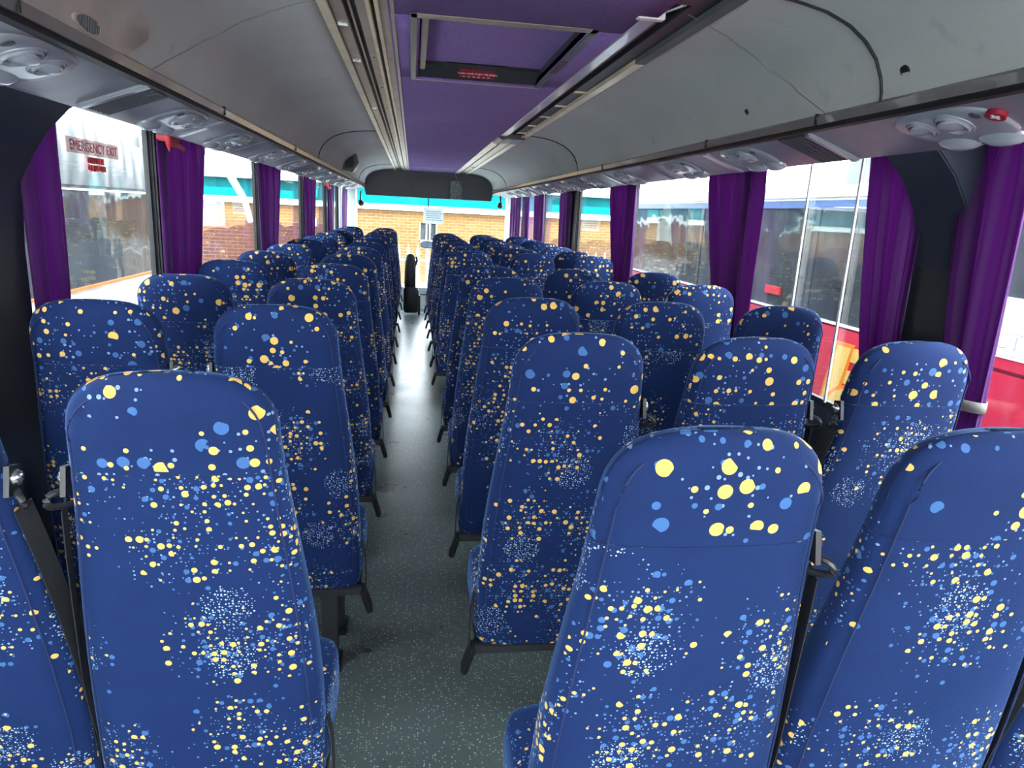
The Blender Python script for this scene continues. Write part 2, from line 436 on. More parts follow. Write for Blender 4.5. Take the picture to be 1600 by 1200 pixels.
# ------------------------------------------------------------------ luggage racks
PROF = [(0.855, 1.632), (0.856, 1.66), (0.848, 1.695), (0.828, 1.735), (0.795, 1.77), (0.75, 1.80), (0.69, 1.823), (0.62, 1.838), (0.54, 1.846), (0.45, 1.852)]
RY0, RY1 = YB, 9.72
def rack_pt(side, a, z, y): return (XC + side * a, y, z)
UT = math.radians(19.9)
def under_M(side, y, a=0.95):
    return Matrix.Translation((XC + side * a, y, 1.612 - 0.363 * (a - 0.862))) @ Matrix.Rotation(UT * side, 4, 'Y')
def on_cove(side, t, y, lift=0.0):
    """t 0..1 along the cove profile"""
    f = t * (len(PROF) - 1); i = min(int(f), len(PROF) - 2); u = f - i
    a = PROF[i][0] + (PROF[i + 1][0] - PROF[i][0]) * u; z = PROF[i][1] + (PROF[i + 1][1] - PROF[i][1]) * u
    return (XC + side * (a - lift), y, z - lift)
racks = {}
for side, word in ((-1, 'left'), (1, 'right')):
    rk = thing('luggage_rack', 'grey fabric covered overhead luggage rack running along the %s side of the coach' % word, 'luggage rack', (0, 0, 0), 'overhead luggage racks')
    racks[side] = rk
    ny = 40
    prof = PROF if side < 0 else PROF[:-1] + [(0.517, 1.848)]
    grid = [[rack_pt(side, a, z, RY0 + (RY1 - RY0) * j / ny) for a, z in prof] for j in range(ny + 1)]
    p = MB().sheet(grid).build('rack_panel', 'rack', rk, angle=80)
    p.modifiers.new('thickness', 'SOLIDIFY').thickness = 0.012; p.modifiers['thickness'].offset = 0
    # edge strip and the black groove below it
    MB().prism([(XC + side * 0.846, 1.617), (XC + side * 0.840, 1.636), (XC + side * 0.850, 1.644), (XC + side * 0.875, 1.644), (XC + side * 0.875, 1.617)], 'y', RY0, RY1).build('edge_strip', 'edge', rk, smooth=False)
    MB().box(min(XC + side * 0.852, XC + side * 0.88), max(XC + side * 0.852, XC + side * 0.88), RY0, RY1, 1.606, 1.618).build('groove', 'groove', rk, smooth=False)
    xi, xo = XC + side * 0.862, XC + side * 1.205
    MB().prism([(xi, 1.618), (xi, 1.612), (XC + side * 1.03, 1.551), (XC + side * 1.05, 1.549), (XC + side * 1.065, 1.556), (XC + side * 1.10, 1.590), (xo, 1.604), (xo, 1.63), (xi, 1.635)], 'y', RY0, RY1).build('underside_panel', 'under', rk, angle=30)
    # panel joints: dark beading that follows the cove
    def bead(pts, r=0.004, m='groove'): MB().tube(pts, r, 6).build('panel_joint', m, rk)
    arches = (5.0, 8.6) if side < 0 else (1.58, 4.65, 8.3)
    for y in arches:
        bead([on_cove(side, t / 24, y + 0.0, 0.006) for t in range(1, 25)])
    st = [(0, 1.765), (0.289, 1.926), (0.511, 1.995), (0.7, 1.96), (0.867, 1.879), (1, 1.8)] if side > 0 else [(0, 1.86), (0.114, 1.946), (0.336, 2.115), (0.531, 2.18), (0.742, 2.113), (1, 1.95)]
    bead([on_cove(side, t / 24, interp(st, t / 24), 0.0062) for t in range(1, 25)], 0.0012, 'seamgrey')
    for y in ((1.83,) if side > 0 else (1.30,)) + ((2.55, 4.0)):
        MB().box(min(XC + side * 0.838, XC + side * 0.85), max(XC + side * 0.838, XC + side * 0.85), y, y + 0.003, 1.617, 1.6445).build('strip_joint', 'groove', rk, smooth=False)

# ------------------------------------------------------------------ ceiling light rails
lr = thing('light_rail', 'cream and tan aluminium light channel with screw holes, left of the purple ceiling', 'light rail')
def strip(name, x0, x1, z0, z1, y0, y1, mat, par): return MB().box(x0, x1, y0, y1, z0, z1).build(name, mat, par, smooth=False)
Y0, Y1 = 0.6, 9.74
strip('outer_trim', -0.247, -0.222, 1.838, 1.862, Y0, Y1, 'cream', lr)
strip('joint_line', -0.222, -0.218, 1.850, 1.862, Y0, Y1, 'groove', lr)
strip('flat_panel', -0.218, -0.186, 1.846, 1.862, Y0, Y1, 'tan', lr)
strip('slot', -0.186, -0.152, 1.858, 1.870, Y0, Y1, 'groove', lr)
strip('slot_rib', -0.173, -0.167, 1.850, 1.862, Y0, Y1, 'tan', lr)
strip('flat_panel', -0.152, -0.126, 1.846, 1.862, Y0, Y1, 'tan', lr)
strip('ridge', -0.126, -0.116, 1.840, 1.862, Y0, Y1, 'cream', lr)
strip('slot', -0.116, -0.104, 1.858, 1.870, Y0, Y1, 'groove', lr)
strip('ridge', -0.104, -0.094, 1.840, 1.862, Y0, Y1, 'cream', lr)
strip('flat_panel', -0.094, -0.064, 1.845, 1.862, Y0, Y1, 'tan', lr)
strip('inner_trim', -0.064, -0.054, 1.838, 1.864, Y0, Y1, 'tan', lr)
for i in range(12):
    y = 2.62 + 0.62 * i
    for x in (-0.139, -0.079):
        MB().lathe((x, y, 1.8445), (0, 0, 1), [(0.0, 0), (0.0042, 0), (0.0042, 0.004)], 10).build('screw_hole', 'groove', lr)
    if i % 2 == 0: MB().lathe((-0.203, y + 0.08, 1.8455), (0, 0, 1), [(0.0, 0), (0.0035, 0), (0.0035, 0.004)], 10).build('screw_hole', 'groove', lr)
for y in (2.20, 2.70, 3.9):
    MB().box(-0.218, -0.190, y, y + 0.008, 1.842, 1.848).build('clip', 'chrome', lr, smooth=False)

rr = thing('light_rail', 'half-dismantled light channel with grey diffusers and bare black slot, right of the purple ceiling', 'light rail')
for a, b, m in ((1.855, 2.62, 'cover'), (2.626, 3.62, 'cover'), (3.626, 4.74, 'cover')):
    MB().prism([(0.550, 1.862), (0.552, 1.846), (0.568, 1.838), (0.602, 1.838), (0.618, 1.846), (0.620, 1.862)], 'y', a, b).build('diffuser', m, rr, angle=25)
MB().box(0.550, 0.620, 1.832, 1.857, 1.8365, 1.862).build('end_cap', 'white', rr, smooth=False, bevel=0.002)
strip('channel_back', 0.545, 0.745, 1.885, 1.90, Y0, 4.86, 'groove', rr)
strip('inner_slot', 0.620, 0.652, 1.868, 1.885, Y0, 4.80, 'groove', rr)
strip('slot_lip', 0.6195, 0.622, 1.845, 1.885, 1.86, 4.80, 'channel', rr)
strip('navy_channel', 0.652, 0.706, 1.852, 1.885, Y0, 4.80, 'channel', rr)
strip('channel_lip', 0.650, 0.653, 1.848, 1.885, Y0, 4.80, 'channel', rr)
strip('outer_trim', 0.706, 0.738, 1.836, 1.864, 2.35, 4.82, 'cream', rr)
strip('outer_trim', 0.706, 0.738, 1.836, 1.864, Y0, 2.346, 'pillar', rr)
for i in range(5):
    y = 3.0 + 0.40 * i
    MB().box(0.652, 0.708, y, y + 0.012, 1.846, 1.853).build('bridge_clip', 'cream', rr, smooth=False)
c1 = MB().prism([(0.548, 1.864), (0.552, 1.832), (0.58, 1.818), (0.615, 1.828), (0.64, 1.826), (0.725, 1.826), (0.748, 1.842), (0.748, 1.866)], 'y', 4.78, 5.14)
c1.build('coupling', 'black', rr, bevel=0.004)
strip('diffuser', 0.552, 0.610, 1.838, 1.864, 5.14, Y1, 'cream', rr)
strip('inner_slot', 0.610, 0.635, 1.858, 1.88, 5.14, Y1, 'groove', rr)
strip('flat_panel', 0.635, 0.695, 1.846, 1.866, 5.14, Y1, 'tan', rr)
strip('outer_trim', 0.695, 0.736, 1.836, 1.866, 5.14, Y1, 'cream', rr)
for k, (dx, dz) in enumerate(((0.0, 0.0), (0.012, 0.004))):
    MB().tube([(0.60 + dx, 1.86, 1.852 + dz), (0.625 + dx, 1.75, 1.846 + dz), (0.64 + dx, 1.60, 1.85), (0.63, 1.3, 1.86)], 0.0025, 6).build('loose_wire', 'white', rr)
MB().box(0.575, 0.655, 1.40, 1.72, 1.842, 1.850).build('maroon_plate', 'maroon', rr, smooth=False, bevel=0.002)
MB().lathe((0.628, 1.64, 1.840), (0, 0, 1), [(0, 0), (0.006, 0), (0.006, 0.003)], 12).build('rivet', 'white', rr)

# ------------------------------------------------------------------ roof hatches
def hatch(label, x0, x1, y0, y1, sticker):
    h = thing('roof_hatch', label, 'roof hatch', ((x0 + x1) / 2, y0, ZCEIL), 'roof hatches')
    ox, oy = (x0 + x1) / 2, y0
    def B(n, a, b, c, d, z0, z1, m, **k): return MB().box(a - ox, b - ox, c - oy, d - oy, z0 - ZCEIL, z1 - ZCEIL).build(n, m, h, smooth=False, **k)
    B('hatch_panel', x0 + 0.03, x1 - 0.03, y0 + 0.03, y1 - 0.03, 1.882, 1.90, 'purple')
    B('side_rail', x0, x0 + 0.026, y0, y1, 1.838, 1.90, 'hatch', bevel=0.004)
    B('side_rail', x1 - 0.030, x1, y0, y1, 1.838, 1.90, 'hatch', bevel=0.004)
    B('inner_rim', x0 + 0.036, x0 + 0.056, y0 + 0.05, y1 - 0.13, 1.852, 1.89, 'hatchlight', bevel=0.003)
    B('rear_rail', x0 + 0.001, x1 - 0.001, y0, y0 + 0.050, 1.838, 1.90, 'hatchlight', bevel=0.006)
    B('rear_grip', x0 + 0.16, x1 - 0.18, y0 + 0.045, y0 + 0.080, 1.844, 1.88, 'hatchlight', bevel=0.006)
    X0, X1 = x0 - ox, x1 - ox
    D = y1 - oy; dz = -ZCEIL
    MB().prism([(D - 0.15, 1.888 + dz), (D - 0.13, 1.872 + dz), (D - 0.025, 1.842 + dz), (D, 1.842 + dz), (D, 1.90 + dz), (D - 0.15, 1.90 + dz)], 'x', X0 + 0.001, X1 - 0.001).build('front_rail', 'hatch', h, smooth=False, bevel=0.004)
    B('front_rim', x0 + 0.005, x1 - 0.005, y1 - 0.002, y1 + 0.016, 1.838, 1.87, 'hatchlight', bevel=0.003)
    MB().prism([(D - 0.165, 1.876 + dz), (D - 0.135, 1.868 + dz), (D - 0.05, 1.845 + dz), (D - 0.05, 1.86 + dz), (D - 0.14, 1.885 + dz)], 'x', X0 + 0.13, X1 - 0.15).build('front_grip', 'hatch', h, smooth=False, bevel=0.003)
    if sticker:
        sl = math.atan2(-0.023, 0.085)
        T = Matrix.Translation(((x0 + x1) / 2 - ox - 0.005, D - 0.094, 1.856 + dz)) @ Matrix.Rotation(sl, 4, 'X')
        st = MB().box(-0.068, 0.068, -0.032, 0.030, -0.0025, 0.0005, T).build('warning_sticker', 'signred', h, smooth=False)
        tm = text_mesh('TURN AND PUSH TO OPEN', 0.0122, 'lettering', 'white')
        t = link('lettering', tm, st); t.matrix_local = T @ Matrix.Translation((0, 0.012, -0.003)) @ Matrix.Rotation(PI, 4, 'X') @ Matrix.Scale(1.5, 4, (0, 1, 0))
        t.matrix_local = T @ Matrix.Translation((0, -0.006, -0.003)) @ Matrix.Rotation(PI, 4, 'X') @ Matrix.Scale(1.5, 4, (0, 1, 0))
        bar = MB()
        for i in range(6): bar.box(-0.055 + i * 0.019, -0.045 + i * 0.019, 0.016, 0.020, -0.0032, -0.002, T)
        bar.build('small_print', 'white', st, smooth=False)
        B('side_sticker', x1 - 0.027, x1 - 0.004, y0 + 0.42, y0 + 0.62, 1.8365, 1.8385, 'maroon')
    return h
hatch('black-framed roof hatch with purple lining and red sticker, nearest the camera', HX0, HX1, HY0, HY1, True)
hatch('small far roof hatch in purple ceiling just before the dark front bulkhead', 0.03, 0.50, 8.75, 9.35, False)

# ------------------------------------------------------------------ seats
BACK_W = [(0.27, 0.196), (0.45, 0.197), (0.62, 0.188), (0.76, 0.174), (0.88, 0.160), (0.96, 0.153), (1.0, 0.150)]
BACK_T = [(0.27, 0.085), (0.42, 0.115), (0.60, 0.115), (0.80, 0.095), (0.95, 0.085), (1.0, 0.082)]
BACK_Y = [(0.27, 0.115), (0.45, 0.094), (0.70, 0.058), (0.9, 0.026), (1.05, 0.0), (1.10, -0.004)]
def back_section(z, w, t, e):
    yb = interp(BACK_Y, z)
    ring = []
    n = 44
    for k in range(n):
        a = 2 * PI * k / n; ca, sa = math.cos(a), math.sin(a)
        x = w * math.copysign(abs(ca) ** (2 / e), ca)
        y = t / 2 * math.copysign(abs(sa) ** (2 / e), sa)
        y += -0.010 * (x / max(w, 1e-3)) ** 2 * (1 if sa > 0 else -0.6)
        ring.append((x, yb + t / 2 + y, z))
    return ring
SEAM = 0.945
def mesh_backrest():
    zs = [0.272, 0.278, 0.29, 0.32, 0.40, 0.50, 0.60, 0.70, 0.80, 0.88, 0.925, SEAM - 0.006, SEAM - 0.001]
    rings = []
    for z in zs:
        sh = {0.272: 0.80, 0.278: 0.93, 0.29: 0.985}.get(z, 1.0)
        w, t = interp(BACK_W, z), interp(BACK_T, z)
        if z >= SEAM - 0.002: sh = 0.985
        rings.append(back_section(z, w * (1 - (1 - sh) * 0.3), t * sh, 4.2))
    return MB().loft(rings).mesh('backrest', 'fabric', boxuv=True, angle=70)
def mesh_headrest():
    rings = []
    for z in (SEAM, SEAM + 0.006, 0.965, 0.985, 1.0):
        w, t = interp(BACK_W, z), interp(BACK_T, z); sh = 0.985 if z == SEAM else 1.0
        rings.append(back_section(z, w * sh, t * sh, 4.2))
    for u in (0.2, 0.36, 0.5, 0.62, 0.73, 0.82, 0.89, 0.945, 0.98, 0.996):
        z = 1.0 + 0.102 * u
        w = 0.150 * (1 - u ** 2.3) ** (1 / 3.3) + 0.001
        t = 0.082 * (0.18 + 0.82 * (1 - u ** 2.4) ** 0.5)
        rings.append([(x, y + (0.082 - t) * 0.35, zz) for x, y, zz in back_section(z, w, t, 3.4)])
    return MB().loft(rings).mesh('headrest', 'fabric_head', boxuv=True, angle=70)
def mesh_piping():
    pts = []
    for z in (0.33, 0.45, 0.6, 0.75, 0.88, 0.96, 1.0): pts.append((interp(BACK_W, z) * 0.90, interp(BACK_Y, z) + 0.0065, z))
    top = []
    for k in range(0, 13):
        a = PI / 2 * k / 12
        top.append((0.134 * math.cos(a) ** 0.62 if k < 12 else 0.0, interp(BACK_Y, 1.0) - 0.001 + 0.013 * math.sin(a) ** 3, 1.0 + 0.080 * math.sin(a) ** 0.9))
    right = pts + top[1:]
    full = right + [(-x, y, z) for x, y, z in right[::-1][1:]]
    return MB().tube(full, 0.0016, 6).mesh('piping', 'piping')
def mesh_cushion():
    rings = []
    for z, s in ((0.300, 0.93), (0.306, 0.975), (0.325, 1.0), (0.375, 1.0), (0.400, 0.985), (0.414, 0.95), (0.421, 0.88), (0.425, 0.70), (0.427, 0.4), (0.4275, 0.05)):
        rings.append([(x, y + (0.006 if y > 0.2 else 0), z) for x, y, z in sring(0, 0.255, z, 0.2035 * (1 - (1 - s) * 0.55), 0.142 * (1 - (1 - s) * 0.6) if s > 0.5 else 0.142 * s, 6.5)])
    return MB().loft(rings).mesh('seat_cushion', 'fabric', boxuv=True, angle=70)
def mesh_frame():
    m = MB()
    m.box(-0.200, 0.200, 0.118, 0.158, 0.246, 0.271)          # rear cross beam
    m.box(-0.195, 0.195, 0.20, 0.37, 0.270, 0.298)            # cushion pan
    m.box(-0.195, -0.170, 0.13, 0.37, 0.250, 0.272); m.box(0.170, 0.195, 0.13, 0.37, 0.250, 0.272)
    return m.mesh('frame', 'frame', smooth=False, bevel=0.003)
def mesh_leg(y):
    m = MB(); m.box(0.085, 0.130, y - 0.02, y + 0.02, 0.012, 0.252)
    m.box(0.075, 0.140, y - 0.05, y + 0.05, 0.0, 0.014)
    return m.mesh('leg', 'frame', smooth=False, bevel=0.003)
def mesh_guide(s):
    m = MB(); c = Vector((s * 0.170, 0.055, 0.895))
    # slotted black loop hanging from a bolted bracket
    R = Matrix.Translation(c) @ Matrix.Rotation(math.radians(-18 * s), 4, 'Y') @ Matrix.Rotation(math.radians(35 * s), 4, 'Z')
    loop = []
    for k in range(17):
        a = 2 * PI * k / 16
        loop.append(R @ Vector((0.0, 0.026 * math.copysign(abs(math.cos(a)) ** 0.7, math.cos(a)), 0.013 * math.copysign(abs(math.sin(a)) ** 0.7, math.sin(a)))))
    m.tube(loop, 0.0055, 8)
    m.prism([(R @ Vector((0, p, 0)))[1:3] for p in (0,)] * 0 + [(0.035, 0.905), (0.075, 0.905), (0.070, 0.945), (0.045, 0.950)], 'x', s * 0.158, s * 0.166)
    return m.mesh('belt_guide', 'black', bevel=0)
def mesh_bolt(s): return MB().lathe((s * 0.164, 0.058, 0.928), (s, 0, 0), [(0.013, 0), (0.013, 0.004), (0.010, 0.009), (0.004, 0.012), (0, 0.0125)], 14).mesh('bolt', 'chrome')
def ribbon(pts, wdir, w, t, name, mat):
    m = MB(); rings = []
    wd = Vector(wdir).normalized()
    for i, p in enumerate(pts):
        p = Vector(p); d = (Vector(pts[min(i + 1, len(pts) - 1)]) - Vector(pts[max(i - 1, 0)])).normalized()
        wv = (wd - d * wd.dot(d)).normalized(); nv = d.cross(wv).normalized()
        rings.append([p + wv * w / 2 + nv * t / 2, p - wv * w / 2 + nv * t / 2, p - wv * w / 2 - nv * t / 2, p + wv * w / 2 - nv * t / 2])
    return m.loft(rings).mesh(name, mat, angle=30)
def mesh_web(s):
    return ribbon([(s * 0.172, 0.056, 0.884), (s * 0.182, 0.075, 0.80), (s * 0.193, 0.10, 0.68), (s * 0.203, 0.125, 0.54), (s * 0.2065, 0.15, 0.42), (s * 0.207, 0.17, 0.30)], (0.25 * s, 1, 0), 0.036, 0.0016, 'belt_webbing', 'web')
def mesh_lap(s):
    return ribbon([(s * 0.200, 0.16, 0.40), (s * 0.209, 0.15, 0.36), (s * 0.211, 0.145, 0.30), (s * 0.211, 0.14, 0.26)], (0, 1, 0), 0.034, 0.002, 'lap_strap', 'web')
def mesh_buckle(s):
    R = Matrix.Translation((s * 0.213, 0.137, 0.225)) @ Matrix.Rotation(math.radians(-14 * s), 4, 'Y') @ Matrix.Rotation(math.radians(12), 4, 'X')
    return MB().box(-0.009, 0.009, -0.021, 0.021, -0.045, 0.045, R).mesh('belt_buckle', 'black', bevel=0.005)
ME = dict(backrest=mesh_backrest(), headrest=mesh_headrest(), piping=mesh_piping(), cushion=mesh_cushion(), frame=mesh_frame(), leg_r=mesh_leg(0.15), leg_f=mesh_leg(0.34))
for s in (-1, 1):
    ME['guide', s] = mesh_guide(s); ME['bolt', s] = mesh_bolt(s); ME['web', s] = mesh_web(s); ME['lap', s] = mesh_lap(s); ME['buckle', s] = mesh_buckle(s)
def make_seat(belt, aisle):
    t = thing('coach_seat', '', 'coach seat', (0, 0, 0), 'blue dotted coach seats')
    link('seat_cushion', ME['cushion'], t); b = link('backrest', ME['backrest'], t)
    h = link('headrest', ME['headrest'], t); link('piping', ME['piping'], b)
    link('frame', ME['frame'], t); link('leg', ME['leg_r'], t); link('leg', ME['leg_f'], t)
    g = link('belt_guide', ME['guide', belt], t); link('bolt', ME['bolt', belt], g)
    link('belt_webbing', ME['web', belt], t)
    if aisle:
        lp = link('lap_strap', ME['lap', aisle], t); link('belt_buckle', ME['buckle', aisle], lp)
    return t
ORD = ['first', 'second', 'third', 'fourth', 'fifth', 'sixth', 'seventh', 'eighth', 'ninth', 'tenth', 'eleventh', 'twelfth']
L_ROWS = [1.034, 1.76, 2.424, 3.086, 3.75, 4.48, 5.17, 5.86, 6.60, 7.40, 8.15, 8.90]
R_ROWS = [0.779, 1.46, 2.085, 2.728, 3.313, 4.53, 5.09, 5.70, 6.30, 6.85, 7.40, 7.95]
COLS = [(-0.746, L_ROWS, 1, 0, 'window place left of the aisle'), (-0.334, L_ROWS, -1, 1, 'aisle place left of the aisle'),
        (0.374, R_ROWS, 1, -1, 'aisle place right of the aisle'), (0.786, R_ROWS, 1, 0, 'middle place right of the aisle'), (1.190, R_ROWS, -1, 0, 'window place right of the aisle')]
for x, rows, belt, aisle, word in COLS:
    proto = None
    for i, y in enumerate(rows):
        if proto is None: proto = o = make_seat(belt, aisle)
        else: o = copy_tree(proto)
        o.location = (x + random.uniform(-0.003, 0.003) + {(-0.334, 0): -0.012, (0.374, 0): 0.016}.get((x, i), 0), y - 0.032, 0)
        end = 'from the front' if False else 'from the rear'
        o['label'] = 'blue dotted coach seat, %s, %s row %s' % (word, ORD[i], end)

# ------------------------------------------------------------------ curtains
def curtain(label, x, y0, y1, tie_z, side, n_pl, anchor=0, seed=0, band=False, zbot=0.66, narrow=0.5):
    rnd = random.Random(seed)
    c = thing('curtain', label, 'curtain', (x, (y0 + y1) / 2, 0.0), 'purple window curtains')
    yc = (y0 + y1) / 2; W = y1 - y0
    ph = [rnd.uniform(0, 6.28) for _ in range(4)]
    grid = []
    nz, nc = 34, max(40, n_pl * 10)
    nf = max(2, int(n_pl * 0.55))
    fr_ = [(rnd.uniform(0.75, 1.25), rnd.uniform(0.6, 1.0)) for _ in range(nf)]
    tot = sum(f[0] for f in fr_)
    def fold(u):
        a = 0
        for w_, am in fr_:
            w_ /= tot
            if u <= a + w_ + 1e-9: 
                q = (u - a) / w_
                return am * math.sin(2 * PI * q)
            a += w_
        return 0
    for i in range(nz + 1):
        z = 1.592 + (zbot - 1.592) * i / nz
        d = (z - tie_z)
        if d > 0: k = narrow + (1 - narrow) * min(1, d / (1.592 - tie_z)) ** 0.75
        else: k = narrow + 0.25 * min(1, -d / 0.2)
        top = min(1, (1.592 - z) / 0.12)
        row = []
        for j in range(nc + 1):
            u = j / nc
            yy = (y0 + (W * u) * k) if anchor == 0 else (y0 + W * (1 - k) * 0.5 + W * u * k)
            big_ = 0.021 * fold(min(1, max(0, u + 0.012 * math.sin(z * 6 + ph[3])))) * (0.35 + 0.65 * top) * (0.8 + 0.5 * (1 - k))
            small_ = 0.005 * math.sin(u * n_pl * 6.3 + ph[2] + 0.6 * math.sin(z * 4 + ph[0])) + 0.0025 * math.sin(u * n_pl * 15 + z * 5 + ph[1])
            yy += 0.10 * W / nf * math.cos(u * nf * 2 * PI + ph[1]) * math.sin(u * PI) * top
            row.append((big_ + small_, yy - yc, z))
        grid.append(row)
    m = MB().sheet(grid).build('cloth', 'curtain', c, angle=180)
    m.modifiers.new('thickness', 'SOLIDIFY').thickness = 0.0015
    if band:
        w = W * narrow * (1 if anchor == 0 else 1)
        b0 = y0 - yc if anchor == 0 else y0 + W * (1 - narrow) * 0.5 - yc
        ring = [[(0.034 * math.cos(a), b0 + w / 2 + (w / 2 + 0.008) * math.sin(a), tie_z + dz) for a in [2 * PI * q / 24 for q in range(24)]] for dz in (-0.014, 0.014)]
        bm_ = MB().loft(ring, cap=False).build('tieback', 'tieback', c, angle=180)
        bm_.modifiers.new('thickness', 'SOLIDIFY').thickness = 0.003
    tr = MB()
    tr.tube([(0, y0 - yc, 1.588), (0, y1 - yc, 1.588)], 0.003, 6).build('curtain_track', 'pillar', c)
    return c
xl = XL + 0.034; xr = XR - 0.034
curtain('purple curtain at left edge of the emergency exit window, beside the dark rear hoop', xl, 1.95, 2.17, 0.86, -1, 4, seed=1, narrow=0.8)
curtain('wide purple curtain under the red hammer at the left side', xl, 2.92, 3.58, 0.86, -1, 7, seed=2, narrow=0.62)
curtain('purple curtain on left side, next one ahead of the hammer curtain', xl, 4.72, 5.50, 0.86, -1, 7, seed=3, narrow=0.6)
curtain('purple curtain on left side, third one ahead of the dark hoop', xl, 6.58, 7.45, 0.86, -1, 6, seed=4, narrow=0.6)
curtain('purple curtain on left side, last but one before the windscreen', xl, 8.40, 9.15, 0.86, -1, 6, seed=5, narrow=0.6)
curtain('purple curtain on left side closest to the windscreen', xl + 0.06, 9.50, 10.2, 0.86, -1, 6, seed=6, narrow=0.6)
curtain('purple curtain at far right of the photo, gathered by a grey tieback', xr, 1.475, 1.70, 0.935, 1, 5, seed=7, band=True, narrow=0.55, zbot=0.60)
curtain('purple curtain touching the front side of the dark right hoop', xr, 1.815, 2.09, 0.86, 1, 5, seed=8, narrow=0.38)
curtain('wide purple curtain on right side ahead of the red coach lettering', xr, 2.74, 3.30, 0.84, 1, 8, seed=9, narrow=0.42)
curtain('purple curtain on right side, two windows ahead of the dark hoop', xr, 4.41, 5.02, 0.84, 1, 8, seed=10, narrow=0.5)
curtain('narrow dark purple curtain just ahead of the black emergency door frame', xr, 6.24, 6.75, 0.84, 1, 6, seed=11, narrow=0.7)
curtain('purple curtain on right side, second one ahead of emergency door frame', xr, 7.62, 8.25, 0.84, 1, 6, seed=12, narrow=0.7)
curtain('short lilac curtain hanging loose, last but one on the right', xr, 8.60, 8.95, 0.95, 1, 4, seed=13, narrow=0.6, zbot=0.92)
curtain('purple curtain on right side closest to the windscreen', xr - 0.03, 9.08, 10.05, 0.84, 1, 8, seed=14, narrow=0.9)

# ------------------------------------------------------------------ dark rear hoops (roll-over frame)
def hoop(n, side, y0, y1):
    xw = XL if side < 0 else XR
    def X(a): return xw - side * a
    inner = [(0.012, 0.3), (0.012, 1.20), (0.022, 1.34), (0.05, 1.42), (0.095, 1.49), (0.15, 1.545), (0.215, 1.585), (0.23, 1.592)]
    poly = [(X(a), z) for a, z in inner] + [(X(-0.003), 1.60), (X(-0.003), 0.3)]
    o = MB().prism(poly, 'y', y0, y1).build('trim_%d' % n, 'hoop', angle=25, bevel=0.006)
    return struct(o)
hoop(tn, -1, 1.55, 1.975); tn += 1
hoop(tn, 1, 1.635, 1.835); tn += 1

# ------------------------------------------------------------------ overhead consoles
def make_console(side, label):
    c = thing('overhead_console', label, 'overhead console', under_M(side, 0).translation, 'overhead air and light consoles')
    c.rotation_euler = (0, UT * side, 0)
    base = MB()
    rings = [sring(0, 0, z, hw, hd, 3.0, 28) for z, hw, hd in ((0.004, 0.076, 0.150), (-0.003, 0.075, 0.149), (-0.007, 0.070, 0.143), (-0.008, 0.05, 0.11))]
    base.loft(rings).build('base_plate', 'console', c, angle=50)
    for k, (dx, dy, r) in enumerate(((-side * 0.022, 0.065, 0.034), (-side * 0.022, -0.030, 0.040))):
        rim = MB().lathe((dx, dy, -0.006), (0, 0, -1), [(r * 1.12, 0), (r * 1.10, 0.004), (r * 1.0, 0.006), (r * 0.94, 0.004), (r * 0.90, 0.008), (r * 0.82, 0.010), (r * 0.74, 0.004)], 26).build('air_nozzle', 'console', c, angle=50)
        MB().lathe((dx, dy, -0.009), (0.3 * side, -0.2, -1), [(r * 0.76, 0), (r * 0.70, 0.006), (r * 0.45, 0.010), (r * 0.1, 0.012), (0, 0.012)], 18).build('nozzle_dome', 'console', rim)
    for dy in (-0.075, 0.045):
        MB().loft([sring(side * 0.066, dy, z, hw, hd, 2.2, 22) for z, hw, hd in ((0.002, 0.030, 0.060), (-0.006, 0.030, 0.058), (-0.014, 0.022, 0.046), (-0.019, 0.010, 0.024), (-0.020, 0.002, 0.004))]).build('reading_lamp', 'lens', c)
    MB().lathe((-side * 0.040, -0.105, -0.006), (0, 0, -1), [(0.012, 0), (0.012, 0.003), (0.006, 0.005), (0, 0.005)], 14).build('call_button', 'grille', c)
    return c
LY = [1.50, 2.42, 3.08, 3.86, 4.60, 5.30, 6.0, 6.7, 7.4, 8.1, 8.8]
RYC = [1.46, 2.42, 3.05, 3.87, 4.60, 5.25, 5.9, 6.55, 7.2, 7.85, 8.5]
for side, ysl, word in ((-1, LY, 'left'), (1, RYC, 'right')):
    pr = None
    for i, y in enumerate(ysl):
        if pr is None: pr = o = make_console(side, '')
        else: o = copy_tree(pr)
        o.location.y = y
        o['label'] = 'grey moulded air nozzle and reading lamp console under the %s rack, %s from the rear' % (word, ORD[i])
        if i == 0: near = o
def grille(side, y, label):
    g = thing('vent_grille', label, 'vent', under_M(side, y).translation, 'ribbed underside vents')
    g.rotation_euler = (0, UT * side, 0)
    MB().box(-0.080, 0.085, -0.09, 0.06, -0.004, 0.004).build('grille_plate', 'grille', g, smooth=False, bevel=0.002)
    for k in range(9): MB().box(-0.078, 0.083, -0.082 + k * 0.016, -0.076 + k * 0.016, -0.0065, -0.003).build('rib', 'grille', g, smooth=False)
    MB().box(-0.082, 0.095, -0.122, -0.094, -0.010, 0.004).build('raised_lip', 'console', g, smooth=False, bevel=0.004)
grille(-1, 2.03, 'dark ribbed vent under the left rack beside the emergency exit window')
grille(1, 2.03, 'dark ribbed vent under the right rack just ahead of the dark hoop')
for side, ysl, word in ((-1, LY, 'left'), (1, RYC, 'right')):
    for i in range(1, 9):
        yj = (ysl[i] + ysl[i + 1]) / 2 - 0.12
        MB().box(-0.080, 0.090, 0.0, 0.05, -0.007, 0.004, under_M(side, yj)).build('cross_rib', 'console' if i % 2 else 'under', racks[side], smooth=False, bevel=0.004)
        MB().box(-0.080, 0.088, 0.05, 0.056, -0.004, 0.004, under_M(side, yj)).build('shadow_gap', 'groove', racks[side], smooth=False)
